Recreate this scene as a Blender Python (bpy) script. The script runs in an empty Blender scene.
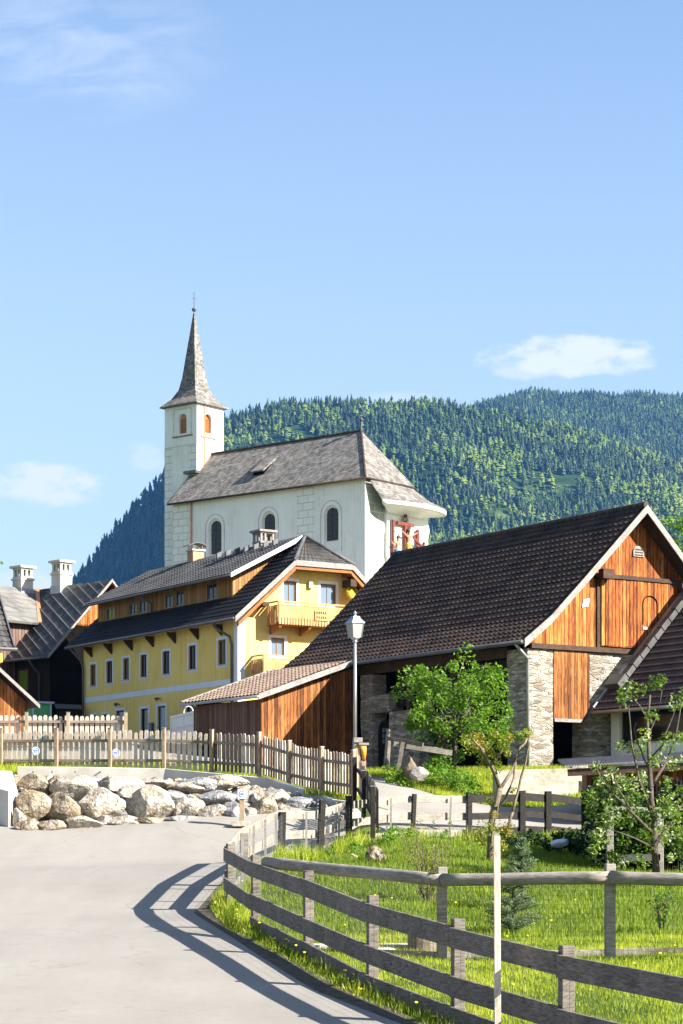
import bpy, bmesh, math, random
import numpy as np
from mathutils import Vector, Matrix, noise
R = math.radians
random.seed(7); RNG = np.random.default_rng(11)
scene = bpy.context.scene
COL = scene.collection
# ------------------------------------------------------------------ camera model
F, CX, HY, EYE = 2200.0, 341.5, 850.0, 1.65
def P(px, py, D): return Vector(((px-CX)*D/F, D, EYE+(HY-py)*D/F))
cam = bpy.data.cameras.new('camera'); co = bpy.data.objects.new('camera', cam); COL.objects.link(co)
co.location = (0, 0, EYE); co.rotation_euler = (R(90), 0, 0)
cam.sensor_fit = 'VERTICAL'; cam.sensor_height = 36; cam.lens = 36*F/1024
cam.shift_y = (HY-512)/1024; cam.clip_start = .5; cam.clip_end = 30000
scene.camera = co
# ------------------------------------------------------------------ materials
def mk(name, rough=.85, spec=.25):
    m = bpy.data.materials.new(name); m.use_nodes = True
    nt = m.node_tree; b = nt.nodes['Principled BSDF']
    b.inputs['Roughness'].default_value = rough
    b.inputs['Specular IOR Level'].default_value = spec
    return m, nt, b
def nd(nt, typ, ins=None, **props):
    n = nt.nodes.new('ShaderNode'+typ)
    for k, v in props.items(): setattr(n, k, v)
    for k, v in (ins or {}).items():
        if hasattr(v, 'links') or isinstance(v, bpy.types.NodeSocket): nt.links.new(v, n.inputs[k])
        else: n.inputs[k].default_value = v
    return n
def math_(nt, op, a, b=0.0):
    return nd(nt, 'Math', {0: a, 1: b}, operation=op).outputs[0]
def c4(c): return (c[0], c[1], c[2], 1)
def ramp(nt, fac, stops, interp='LINEAR'):
    n = nd(nt, 'ValToRGB', {'Fac': fac}); cr = n.color_ramp; cr.interpolation = interp
    while len(cr.elements) < len(stops): cr.elements.new(.5)
    for e, (p, c) in zip(cr.elements, stops): e.position = p; e.color = c4(c) if len(c) == 3 else c
    return n.outputs['Color']
def mixc(nt, fac, a, b, mode='MIX'):
    n = nt.nodes.new('ShaderNodeMix'); n.data_type = 'RGBA'; n.blend_type = mode
    for i, v in ((0, fac), (6, a), (7, b)):
        if isinstance(v, bpy.types.NodeSocket): nt.links.new(v, n.inputs[i])
        elif isinstance(v, (int, float)): n.inputs[i].default_value = v
        else: n.inputs[i].default_value = c4(v)
    return n.outputs[2]
def ocoord(nt): return nd(nt, 'TexCoord').outputs['Object']
def noise_(nt, vec, scale, detail=4, rough=.55):
    return nd(nt, 'TexNoise', {'Vector': vec, 'Scale': scale, 'Detail': detail, 'Roughness': rough}).outputs['Fac']
def vscale(nt, vec, s):
    return nd(nt, 'VectorMath', {0: vec, 1: s}, operation='MULTIPLY').outputs[0]
def bump(nt, b, h, strength=.4, dist=.02):
    n = nd(nt, 'Bump', {'Height': h, 'Strength': strength, 'Distance': dist}); nt.links.new(n.outputs[0], b.inputs['Normal'])
def setc(nt, b, c): nt.links.new(c, b.inputs['Base Color'])
def mottled(name, c1, c2, scale=3., rough=.85, spec=.25, bs=.3, bd=.01, metal=0, fine=40):
    m, nt, b = mk(name, rough, spec); v = ocoord(nt)
    n1 = noise_(nt, v, scale, 5); n2 = noise_(nt, v, fine, 3)
    f = math_(nt, 'ADD', math_(nt, 'MULTIPLY', n1, .7), math_(nt, 'MULTIPLY', n2, .3))
    setc(nt, b, ramp(nt, f, [(.36, c1), (.64, c2)])); bump(nt, b, n2, bs, bd); b.inputs['Metallic'].default_value = metal
    return m
def uvec(nt):
    s = nd(nt, 'SeparateXYZ', {0: ocoord(nt)})
    return math_(nt, 'ADD', s.outputs[0], s.outputs[1]), s.outputs[2]
def planks(name, cols, w=.18, rough=.75, gap=.06, streak=.6, lo=.3, hi=1.15):
    m, nt, b = mk(name, rough, .2); u, z = uvec(nt)
    q = math_(nt, 'DIVIDE', u, w); idn = math_(nt, 'FLOOR', q); fr = math_(nt, 'FRACT', q)
    wn = nd(nt, 'TexWhiteNoise', {'W': idn}, noise_dimensions='1D').outputs['Value']
    vec = nd(nt, 'CombineXYZ', {0: math_(nt, 'MULTIPLY', u, 28.), 1: math_(nt, 'MULTIPLY', wn, 30.), 2: math_(nt, 'MULTIPLY', z, 1.3)}).outputs[0]
    st = noise_(nt, vec, 1., 4, .65)
    big = noise_(nt, ocoord(nt), .6, 3)
    st2 = noise_(nt, nd(nt, 'CombineXYZ', {0: math_(nt, 'MULTIPLY', u, 60.), 1: math_(nt, 'MULTIPLY', wn, 50.), 2: math_(nt, 'MULTIPLY', z, 3.2)}).outputs[0], 1., 4, .7)
    f = math_(nt, 'ADD', math_(nt, 'ADD', math_(nt, 'MULTIPLY', wn, .30), math_(nt, 'MULTIPLY', st, streak)), math_(nt, 'ADD', math_(nt, 'MULTIPLY', big, .35), math_(nt, 'MULTIPLY', math_(nt, 'SUBTRACT', st2, .42), .85)))
    n = len(cols); stops = [(lo+(hi-lo)*i/(n-1), c) for i, c in enumerate(cols)]
    stops = [(min(1, p), c) for p, c in stops]
    col = ramp(nt, math_(nt, 'MULTIPLY', f, .9), stops)
    e = math_(nt, 'LESS_THAN', math_(nt, 'ABSOLUTE', math_(nt, 'SUBTRACT', fr, .5)), .5-gap)
    k = mixc(nt, e, (cols[0][0]*.35, cols[0][1]*.35, cols[0][2]*.35), col)
    setc(nt, b, k); bump(nt, b, math_(nt, 'ADD', math_(nt, 'MULTIPLY', st, .3), e), .6, .02)
    return m
def wood(name, cols, sc=(3, 3, 3), rough=.8, knots=0.0):
    m, nt, b = mk(name, rough, .2); v = ocoord(nt)
    st = noise_(nt, vscale(nt, v, sc), 6., 5, .65); n2 = noise_(nt, v, 2.3, 3)
    f = math_(nt, 'ADD', math_(nt, 'MULTIPLY', st, .7), math_(nt, 'MULTIPLY', n2, .3))
    col = ramp(nt, f, [(.34+.3*i/(len(cols)-1), c) for i, c in enumerate(cols)])
    if knots:
        vo = nd(nt, 'TexVoronoi', {'Vector': vscale(nt, v, (1, 1, 3)), 'Scale': 2.2}).outputs['Distance']
        kf = math_(nt, 'LESS_THAN', math_(nt, 'ADD', vo, math_(nt, 'MULTIPLY', st, .12)), .15)
        col = mixc(nt, math_(nt, 'MULTIPLY', kf, knots), col, (.02, .015, .012))
    setc(nt, b, col); bump(nt, b, st, .5, .01)
    return m
def rubble(name, cols, su=2.3, sz=9.5, mortar=(.35, .32, .28)):
    m, nt, b = mk(name, .9, .15); u, z = uvec(nt)
    wob = noise_(nt, ocoord(nt), 3.5, 2)
    vec = nd(nt, 'CombineXYZ', {0: math_(nt, 'MULTIPLY', u, su), 1: 0.0, 2: math_(nt, 'ADD', math_(nt, 'MULTIPLY', z, sz), math_(nt, 'MULTIPLY', wob, 1.2))}).outputs[0]
    v1 = nd(nt, 'TexVoronoi', {'Vector': vec, 'Scale': 1.}); v2 = nd(nt, 'TexVoronoi', {'Vector': vec, 'Scale': 1.}, feature='DISTANCE_TO_EDGE')
    rnd = nd(nt, 'SeparateColor', {0: v1.outputs['Color']}).outputs[0]
    fn = noise_(nt, ocoord(nt), 22., 4)
    f = math_(nt, 'ADD', math_(nt, 'MULTIPLY', rnd, .7), math_(nt, 'MULTIPLY', fn, .45))
    n = len(cols); col = ramp(nt, f, [(.15+.75*i/(n-1), c) for i, c in enumerate(cols)])
    e = nd(nt, 'MapRange', {0: v2.outputs['Distance'], 1: .02, 2: .09}).outputs[0]
    setc(nt, b, mixc(nt, e, mortar, col)); bump(nt, b, math_(nt, 'ADD', e, math_(nt, 'MULTIPLY', fn, .5)), 1., .05)
    return m
def shingle(name, cols, w=.22, h=.18, rough=.85, dark=.5):
    m, nt, b = mk(name, rough, .2); u, z = uvec(nt)
    vec = nd(nt, 'CombineXYZ', {0: u, 1: z, 2: 0.}).outputs[0]
    br = nd(nt, 'TexBrick', {'Vector': vec, 'Color1': (0, 0, 0, 1), 'Color2': (1, 1, 1, 1), 'Mortar': (.5, .5, .5, 1), 'Scale': 1., 'Mortar Size': .012, 'Brick Width': w, 'Row Height': h, 'Bias': 0.})
    val = nd(nt, 'SeparateColor', {0: br.outputs['Color']}).outputs[0]
    n1 = noise_(nt, ocoord(nt), 1.1, 5, .6); n2 = noise_(nt, ocoord(nt), 14., 3)
    f = math_(nt, 'ADD', math_(nt, 'ADD', math_(nt, 'MULTIPLY', val, .28), math_(nt, 'MULTIPLY', n1, .5)), math_(nt, 'MULTIPLY', n2, .3))
    n = len(cols); col = ramp(nt, f, [(.3+.45*i/(n-1), c) for i, c in enumerate(cols)])
    inv = math_(nt, 'MULTIPLY', br.outputs['Fac'], dark)
    setc(nt, b, mixc(nt, inv, col, (cols[0][0]*.3, cols[0][1]*.3, cols[0][2]*.3)))
    zz = math_(nt, 'FRACT', math_(nt, 'DIVIDE', z, h))
    bump(nt, b, math_(nt, 'ADD', math_(nt, 'SUBTRACT', 1., zz), math_(nt, 'MULTIPLY', val, .4)), .9, .03)
    return m
M = {}
M['plaster_white'] = mottled('plaster_white', (.70, .69, .66), (.80, .79, .76), .7, bs=.15)
M['plaster_yellow'] = mottled('plaster_yellow', (.62, .46, .14), (.72, .555, .20), .5, bs=.15)
def plaster(name, c1, c2, c3):
    m, nt, b = mk(name, .9, .15); v = ocoord(nt)
    n1 = noise_(nt, v, .5, 5, .6); n2 = noise_(nt, vscale(nt, v, (5, 5, .35)), 1., 4, .6); n3 = noise_(nt, v, 12, 4); f = math_(nt, 'ADD', math_(nt, 'ADD', math_(nt, 'MULTIPLY', n1, .45), math_(nt, 'MULTIPLY', n2, .35)), math_(nt, 'MULTIPLY', n3, .2))
    setc(nt, b, ramp(nt, f, [(.36, c1), (.47, c2), (.6, c3)])); bump(nt, b, n3, .35, .015); return m
M['plaster_white'] = plaster('plaster_white', (.60, .58, .53), (.73, .72, .68), (.79, .785, .75))
M['plaster_yellow'] = plaster('plaster_yellow', (.52, .375, .105), (.65, .49, .15), (.72, .56, .20))
M['trim_white'] = mottled('trim_white', (.62, .62, .62), (.75, .75, .74), 2., .6)
M['trim_blue'] = mottled('trim_blue_white', (.5, .56, .66), (.58, .64, .74), 2., .6)
M['orange_wood'] = planks('orange_barn_planks', [(.008, .003, .002), (.045, .011, .003), (.19, .047, .008), (.36, .115, .02), (.50, .22, .055)], .17, lo=.41, hi=1.0, streak=.95)
M['red_wood'] = planks('red_brown_planks', [(.008, .004, .002), (.035, .012, .004), (.13, .042, .010), (.29, .105, .024), (.42, .20, .07)], .15, lo=.36, hi=1.0, streak=.85)
M['grey_wood_wall'] = planks('greyed_planks', [(.025, .014, .010), (.09, .045, .03), (.15, .10, .08), (.22, .18, .15)], .2, lo=.25, hi=1.05)
M['dark_wood'] = planks('dark_brown_planks', [(.006, .004, .003), (.014, .009, .007), (.03, .018, .012)], .2)
M['pale_wood'] = planks('pale_larch_planks', [(.07, .032, .010), (.20, .10, .032), (.32, .175, .06), (.46, .29, .13)], .16, lo=.25, hi=1.05)
M['fence_grey'] = wood('weathered_grey_board', [(.05, .043, .036), (.125, .108, .092), (.21, .185, .16)], (1.2, 1.2, 9), knots=.85)
M['fence_pale'] = wood('sun_bleached_board', [(.13, .115, .095), (.22, .20, .17), (.33, .30, .265)], (1.2, 1.2, 9), knots=.4)
M['picket'] = wood('picket_wood', [(.085, .06, .045), (.18, .135, .105), (.30, .24, .19)], (9, 9, 1.2))
M['picket_pale'] = wood('picket_wood_pale', [(.30, .24, .19), (.50, .42, .34), (.66, .58, .50)], (9, 9, 1.2))
M['picket_rail'] = wood('picket_rail_wood', [(.09, .07, .055), (.2, .16, .13), (.32, .27, .22)], (1.2, 1.2, 9))
M['post_tan'] = wood('tan_post_wood', [(.17, .12, .075), (.29, .21, .14), (.40, .31, .22)], (9, 9, 1.2))
M['beam'] = wood('dark_beam', [(.02, .012, .008), (.05, .03, .02), (.09, .055, .035)], (2, 2, 6))
M['soffit'] = wood('orange_soffit_boards', [(.12, .035, .010), (.25, .085, .02), (.38, .15, .04)], (4, 1.5, 4), .6)
M['balcony_wood'] = wood('balcony_larch', [(.24, .11, .035), (.42, .23, .09), (.56, .37, .19)], (2, 2, 5), .6)
M['fascia'] = wood('pale_fascia_board', [(.11, .10, .09), (.22, .20, .185), (.33, .31, .285)], (1.5, 1.5, 5), .7)
M['fence_dark'] = wood('dark_shade_wood', [(.007, .006, .0055), (.016, .014, .012), (.03, .026, .023)], (2, 2, 6))  # near-black for dark posts, and for shade painted into the lane fences
M['stone_wall'] = rubble('rubble_masonry', [(.10, .08, .062), (.22, .185, .145), (.33, .285, .225), (.46, .41, .33)])
M['tile_dark'] = mottled('dark_brown_roof_tile', (.014, .0095, .0075), (.055, .036, .027), 1.3, .6, .3, .5, .02, fine=9)
M['tile_annex'] = mottled('brown_roof_tile', (.03, .018, .015), (.075, .045, .036), 1.5, .55, .35, .5, .02, fine=9)
M['tile_black'] = mottled('black_roof_tile', (.007, .007, .009), (.018, .0175, .020), 1.3, .6, .3, .4, .02, fine=9)
M['tile_grey'] = mottled('weathered_brown_corrugated_tile', (.15, .10, .075), (.27, .20, .155), 1.3, .75, .3, .4, .02, fine=9)
M['tile_slate'] = mottled('slate_grey_tile', (.038, .037, .038), (.095, .092, .09), 1., .65, .3, .4, .02, fine=6)
M['shingle'] = shingle('grey_wood_shingles', [(.055, .050, .046), (.12, .11, .10), (.19, .178, .163), (.28, .265, .245)])
M['quoin'] = None
M['metal_light'] = mottled('zinc_metal', (.26, .27, .29), (.38, .39, .41), 2., .45, .5, .1, .01, .6)
M['metal_dark'] = mottled('dark_painted_metal', (.05, .05, .055), (.08, .08, .085), 2., .4, .5, .1)
M['copper'] = mottled('copper_flashing', (.38, .15, .07), (.5, .24, .12), 2., .5, .5)
M['concrete'] = mottled('pale_concrete', (.42, .39, .34), (.58, .55, .49), 1.2, .9, .2, .3, .01)
M['concrete_old'] = mottled('old_stained_concrete', (.17, .145, .11), (.46, .41, .34), 1.1, .9, .2, .7, .03, fine=7)
M['brick_terra'] = mottled('terracotta_chimney', (.42, .2, .12), (.52, .28, .17), 3.)
M['white_paint'] = mottled('white_painted_metal', (.7, .7, .7), (.78, .78, .77), 2., .5, .4)
M['orange_plastic'] = mottled('orange_plastic', (.8, .25, .02), (.85, .32, .04), 2., .5, .4)
M['blue_ink'] = mottled('blue_sign_ink', (.06, .12, .4), (.1, .18, .5), 2.)
M['red_ink'] = mottled('red_paint', (.5, .03, .03), (.6, .06, .05), 2.)
M['cross_wood'] = wood('red_brown_cross', [(.07, .014, .01), (.13, .03, .02), (.18, .05, .035)], (4, 4, 4), .6)
M['skin'] = mottled('painted_skin', (.30, .13, .075), (.38, .18, .11), 3., .6)
M['cloth_blue'] = mottled('painted_blue_cloth', (.08, .2, .42), (.13, .27, .5), 3., .7)
M['cloth_gold'] = mottled('painted_gold_cloth', (.42, .3, .04), (.5, .38, .07), 3., .7)
M['hair'] = mottled('painted_brown_hair', (.05, .025, .015), (.1, .05, .03), 3., .7)
M['green_paint'] = mottled('green_painted_board', (.12, .42, .16), (.16, .5, .2), 2.)
M['dark_void'] = mottled('black_and_painted_shade', (.004, .0035, .003), (.009, .007, .006), 2., 1., .02)  # near-black for holes and interiors, and for shade painted on a gable
M['yellow_metal'] = mottled('yellow_dish_paint', (.75, .5, .03), (.8, .56, .05), 2., .5, .4)
def quoin_mat():
    m, nt, b = mk('painted_quoin_blocks', .85); u, z = uvec(nt)
    vec = nd(nt, 'CombineXYZ', {0: u, 1: z, 2: 0.}).outputs[0]
    br = nd(nt, 'TexBrick', {'Vector': vec, 'Color1': (.70, .69, .64, 1), 'Color2': (.75, .74, .69, 1), 'Mortar': (.46, .45, .41, 1), 'Scale': 1., 'Mortar Size': .035, 'Brick Width': 1.1, 'Row Height': .62})
    setc(nt, b, br.outputs['Color']); return m
M['quoin'] = quoin_mat()
def quoin_grey():
    m, nt, b = mk('grey_painted_ashlar', .85); u, z = uvec(nt)
    vec = nd(nt, 'CombineXYZ', {0: u, 1: z, 2: 0.}).outputs[0]
    br = nd(nt, 'TexBrick', {'Vector': vec, 'Color1': (.27, .28, .25, 1), 'Color2': (.33, .34, .31, 1), 'Mortar': (.5, .5, .46, 1), 'Scale': 1., 'Mortar Size': .04, 'Brick Width': 1.2, 'Row Height': .68})
    setc(nt, b, br.outputs['Color']); return m
M['quoin_grey'] = quoin_grey()
def glass(name, c, rough=.12):
    m, nt, b = mk(name, rough, .3); b.inputs['Base Color'].default_value = c4(c); return m
M['glass'] = glass('dark_window_glass', (.012, .013, .015))
M['glass_sky'] = glass('sky_tinted_glass', (.12, .17, .23), .1)  # blue-grey base colour paints a sky reflection into the panes
M['glass_green'] = glass('green_tinted_glass', (.12, .2, .03), .15)  # green base colour of a curtained window
M['lamp_glass'] = glass('frosted_lamp_glass', (.27, .27, .25), .3)
def asphalt(name, c1, c2):
    m, nt, b = mk(name, .9, .2); v = ocoord(nt)
    n1 = noise_(nt, v, .35, 5, .6); n2 = noise_(nt, v, 18, 3); n3 = nd(nt, 'TexVoronoi', {'Vector': v, 'Scale': 60.}).outputs['Distance']
    n4 = noise_(nt, vscale(nt, v, (1.2, .12, 1)), 1.2, 3)
    f = math_(nt, 'ADD', math_(nt, 'ADD', math_(nt, 'MULTIPLY', n1, .5), math_(nt, 'MULTIPLY', n2, .2)), math_(nt, 'MULTIPLY', n4, .3))
    col = ramp(nt, f, [(.35, c1), (.65, c2)])
    col = mixc(nt, math_(nt, 'MULTIPLY', math_(nt, 'LESS_THAN', n3, .18), .35), col, (.08, .075, .07))
    wv = nd(nt, 'VectorMath', {0: v, 1: nd(nt, 'TexNoise', {'Vector': v, 'Scale': 1.1, 'Detail': 4}).outputs['Color']}, operation='ADD').outputs[0]
    ck = nd(nt, 'TexVoronoi', {'Vector': wv, 'Scale': .28}, feature='DISTANCE_TO_EDGE').outputs['Distance']
    cf = math_(nt, 'MULTIPLY', math_(nt, 'LESS_THAN', ck, .006), math_(nt, 'GREATER_THAN', noise_(nt, v, .4, 2), .47))
    col = mixc(nt, math_(nt, 'MULTIPLY', cf, .18), col, (.07, .065, .06))
    n5 = noise_(nt, v, 4.5, 5, .7); col = mixc(nt, nd(nt, 'MapRange', {0: n5, 1: .55, 2: .72, 3: 0., 4: .28}).outputs[0], col, (.12, .11, .10))
    setc(nt, b, col); bump(nt, b, n3, .35, .006); return m
M['asphalt'] = asphalt('worn_pale_asphalt', (.205, .190, .170), (.262, .245, .222))
M['path'] = asphalt('pale_gravel_path', (.20, .188, .17), (.27, .255, .23))
def grassmat(name, a, b_, c):
    m, nt, b = mk(name, .9, .1); v = ocoord(nt)
    n1 = noise_(nt, v, .9, 5, .6); n2 = noise_(nt, v, 25, 3)
    f = math_(nt, 'ADD', math_(nt, 'MULTIPLY', n1, .65), math_(nt, 'MULTIPLY', n2, .35))
    setc(nt, b, ramp(nt, f, [(.35, a), (.5, b_), (.65, c)])); bump(nt, b, n2, 1., .05); return m
M['ground'] = grassmat('meadow_ground', (.035, .055, .012), (.07, .11, .018), (.12, .16, .03))
def hillmat():
    m, nt, b = mk('forest_floor', .95, .05); v = ocoord(nt); n1 = noise_(nt, v, .03, 5, .7); n2 = noise_(nt, v, .006, 4, .6)
    f = math_(nt, 'ADD', math_(nt, 'MULTIPLY', n1, .6), math_(nt, 'MULTIPLY', n2, .4))
    setc(nt, b, ramp(nt, f, [(.42, (.012, .028, .010)), (.54, (.03, .055, .016)), (.62, (.10, .13, .04)), (.70, (.30, .29, .27))])); return m
M['hill'] = hillmat()
def leafmat(name, cols, trans=.35, tcol=None, attr='tint'):
    m, nt, b = mk(name, .55, .3)
    a = nd(nt, 'Attribute', attribute_name=attr).outputs['Fac']
    n = len(cols); col = ramp(nt, a, [(i/(n-1), c) for i, c in enumerate(cols)])
    setc(nt, b, col)
    if trans:
        t = nd(nt, 'BsdfTranslucent', {'Color': mixc(nt, 1., col, tcol or (1.5, 1.6, .6), 'MULTIPLY')})
        ms = nd(nt, 'MixShader', {0: trans, 1: b.outputs[0], 2: t.outputs[0]})
        nt.links.new(ms.outputs[0], nt.nodes['Material Output'].inputs['Surface'])
    return m
M['grass_blade'] = leafmat('grass_blades', [(.07, .11, .010), (.16, .22, .016), (.29, .34, .025), (.42, .42, .06)], .4)
M['leaf_bush'] = leafmat('bush_leaves', [(.05, .10, .012), (.09, .18, .018), (.14, .25, .025), (.2, .32, .04)], .4)
M['leaf_bud'] = leafmat('spring_buds', [(.09, .14, .018), (.16, .21, .025), (.24, .24, .04), (.30, .17, .05)], .35)
M['leaf_apple'] = leafmat('apple_leaves', [(.03, .07, .010), (.07, .13, .015), (.15, .23, .03), (.60, .58, .48)], .35)
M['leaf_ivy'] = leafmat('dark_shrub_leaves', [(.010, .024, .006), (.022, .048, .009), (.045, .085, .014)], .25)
M['needle'] = leafmat('spruce_needles', [(.05, .085, .045), (.10, .155, .08), (.18, .25, .12)], .15)
M['conifer'] = leafmat('forest_conifers', [(.006, .015, .009), (.015, .032, .012), (.042, .078, .016), (.095, .15, .022), (.16, .20, .035)], 0)
M['bark'] = wood('bark', [(.03, .024, .018), (.07, .057, .043), (.13, .108, .085)], (6, 6, 2))
M['bark_pale'] = wood('pollard_bark', [(.06, .045, .03), (.13, .105, .07), (.22, .185, .125)], (6, 6, 2))
M['log_end'] = wood('cut_log', [(.2, .11, .05), (.36, .22, .11), (.48, .33, .19)], (2, 2, 2))
# ------------------------------------------------------------------ mesh builder
class MB:
    def __init__(s): s.v = []; s.f = []; s.mi = []
    def add(s, vs, fs, mi=0):
        o = len(s.v); s.v += [tuple(v) for v in vs]; s.f += [tuple(i+o for i in f) for f in fs]; s.mi += [mi]*len(fs)
    def box(s, x0, x1, y0, y1, z0, z1, mi=0):
        s.add([(x0,y0,z0),(x1,y0,z0),(x1,y1,z0),(x0,y1,z0),(x0,y0,z1),(x1,y0,z1),(x1,y1,z1),(x0,y1,z1)],
              [(0,3,2,1),(4,5,6,7),(0,1,5,4),(1,2,6,5),(2,3,7,6),(3,0,4,7)], mi)
    def prism(s, poly, axis, a, b, mi=0):
        """poly of (u,z) [axis y or x: u is the other horizontal] or (x,y) [axis z], extruded a..b"""
        n = len(poly)
        def mk_(u, w, t): return (u, t, w) if axis == 'y' else ((t, u, w) if axis == 'x' else (u, w, t))
        vs = [mk_(u, w, a) for u, w in poly]+[mk_(u, w, b) for u, w in poly]
        fs = [tuple(range(n)), tuple(range(2*n-1, n-1, -1))]+[(i, i+n, (i+1) % n+n, (i+1) % n) for i in range(n)]
        s.add(vs, fs, mi)
    def slab(s, pts, t, mi=0, n=None):
        """planar polygon thickened downwards along its normal by t"""
        pts = [Vector(p) for p in pts]
        if n is None:
            n = (pts[1]-pts[0]).cross(pts[2]-pts[0]).normalized()
            if n.z < 0: n = -n
        lo = [p-n*t for p in pts]; k = len(pts)
        s.add(pts+lo, [tuple(range(k)), tuple(range(2*k-1, k-1, -1))]+[(i, i+k, (i+1) % k+k, (i+1) % k) for i in range(k)], mi)
    def bar(s, p, q, w, h, up=(0,0,1), mi=0):
        p = Vector(p); q = Vector(q); d = (q-p)
        if d.length < 1e-6: return
        d.normalize(); u = Vector(up); sd = d.cross(u)
        if sd.length < 1e-4: sd = d.cross(Vector((1,0,0)))
        sd.normalize(); u = sd.cross(d).normalized()
        vs = [c+sd*a*w/2+u*b*h/2 for c in (p, q) for a, b in ((-1,-1),(1,-1),(1,1),(-1,1))]
        s.add(vs, [(0,1,2,3),(7,6,5,4),(0,4,5,1),(1,5,6,2),(2,6,7,3),(3,7,4,0)], mi)
    def tube(s, pts, rs, n=8, mi=0, cap=True):
        pts = [Vector(p) for p in pts]
        if not isinstance(rs, (list, tuple)): rs = [rs]*len(pts)
        rings = []
        for i, p in enumerate(pts):
            d = (pts[min(i+1, len(pts)-1)]-pts[max(i-1, 0)]).normalized()
            a = d.cross(Vector((0,0,1)) if abs(d.z) < .9 else Vector((1,0,0))).normalized(); b = d.cross(a)
            rings += [p+(a*math.cos(2*math.pi*k/n)+b*math.sin(2*math.pi*k/n))*rs[i] for k in range(n)]
        fs = [(i*n+k, i*n+(k+1) % n, (i+1)*n+(k+1) % n, (i+1)*n+k) for i in range(len(pts)-1) for k in range(n)]
        if cap: fs += [tuple(range(n-1, -1, -1)), tuple((len(pts)-1)*n+k for k in range(n))]
        s.add(rings, fs, mi)
    def lathe(s, c, prof, n=16, mi=0):
        c = Vector(c); s.tube([c+Vector((0,0,z)) for r, z in prof], [max(r, .0005) for r, z in prof], n, mi)
    def build(s, name, mats, parent=None, smooth=False, kind=None, bevel=0):
        me = bpy.data.meshes.new(name); me.from_pydata(s.v, [], s.f)
        if not isinstance(mats, (list, tuple)): mats = [mats]
        for m in mats: me.materials.append(m)
        me.polygons.foreach_set('material_index', s.mi)
        bm = bmesh.new(); bm.from_mesh(me); bmesh.ops.recalc_face_normals(bm, faces=bm.faces); bm.to_mesh(me); bm.free()
        if smooth: me.polygons.foreach_set('use_smooth', [True]*len(me.polygons))
        o = bpy.data.objects.new(name, me); COL.objects.link(o)
        if parent: o.parent = parent
        if kind: o['kind'] = kind
        if bevel:
            bv = o.modifiers.new('bevel', 'BEVEL'); bv.width = bevel; bv.segments = 2; bv.limit_method = 'ANGLE'
        return o
def tag(o, label, cat, group=None, kind=None):
    o['label'] = label; o['category'] = cat
    if group: o['group'] = group
    if kind: o['kind'] = kind
    return o
def empty(name, loc, rz, label, cat, group=None):
    o = bpy.data.objects.new(name, None); COL.objects.link(o); o.location = loc; o.rotation_euler = (0, 0, rz); o.empty_display_size = .3
    return tag(o, label, cat, group)
def npmesh(name, verts, faces_flat, per, mat, tint=None, parent=None, smooth=False):
    """verts Nx3, faces as flat array with `per` verts each, tint per vertex"""
    me = bpy.data.meshes.new(name); nv = len(verts); nf = len(faces_flat)//per
    me.vertices.add(nv); me.vertices.foreach_set('co', np.asarray(verts, dtype=np.float32).ravel())
    me.loops.add(nf*per); me.loops.foreach_set('vertex_index', np.asarray(faces_flat, dtype=np.int32))
    me.polygons.add(nf); me.polygons.foreach_set('loop_start', np.arange(0, nf*per, per, dtype=np.int32))
    me.polygons.foreach_set('loop_total', np.full(nf, per, dtype=np.int32))
    me.update(calc_edges=True)
    if tint is not None:
        at = me.attributes.new('tint', 'FLOAT', 'POINT'); at.data.foreach_set('value', np.asarray(tint, dtype=np.float32))
    me.materials.append(mat); me.validate()
    if smooth: me.polygons.foreach_set('use_smooth', [True]*len(me.polygons))
    o = bpy.data.objects.new(name, me); COL.objects.link(o)
    if parent: o.parent = parent
    return o
def cut(o, mb):
    """carve recesses (given in o's local space) out of o"""
    c = mb.build('cutter', [M['concrete']]); c.parent = o.parent
    bpy.context.view_layer.update()
    md = o.modifiers.new('b', 'BOOLEAN'); md.object = c; md.operation = 'DIFFERENCE'; md.solver = 'EXACT'
    dg = bpy.context.evaluated_depsgraph_get()
    me = bpy.data.meshes.new_from_object(o.evaluated_get(dg)); o.modifiers.remove(md); o.data = me
    bpy.data.objects.remove(c)
# building frames: local +x along the gable (right and away), +y along the length (left and away)
class Fr:
    def __init__(s, px, D, deg, z0):
        s.X = (px-CX)*D/F; s.Y = D; s.ang = R(deg); a = s.ang
        s.b = (math.cos(a), math.sin(a)); s.a = (-math.sin(a), math.cos(a)); s.z0 = z0
        s.loc = (s.X, s.Y, z0)
    def on(s, px, py, ax, c):
        dx, dz = (px-CX)/F, (HY-py)/F; ox, oy = -s.X, -s.Y
        n = s.b if ax == 'x' else s.a
        t = (c-(ox*n[0]+oy*n[1]))/(dx*n[0]+n[1]); wx, wy = dx*t+ox, t+oy
        return (wx*s.b[0]+wy*s.b[1], wx*s.a[0]+wy*s.a[1], EYE+dz*t-s.z0)
    def rect(s, px0, py0, px1, py1, ax, c):
        a = s.on(px0, (py0+py0)/2, ax, c); b = s.on(px1, py1, ax, c); i = 1 if ax == 'x' else 0
        u0, u1 = sorted((a[i], b[i])); z1, z0 = max(a[2], b[2]), min(a[2], b[2])
        return u0, u1, z0, z1
    def w(s, x, y, z): return Vector((s.X+s.b[0]*x+s.a[0]*y, s.Y+s.b[1]*x+s.a[1]*y, z+s.z0))
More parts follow.
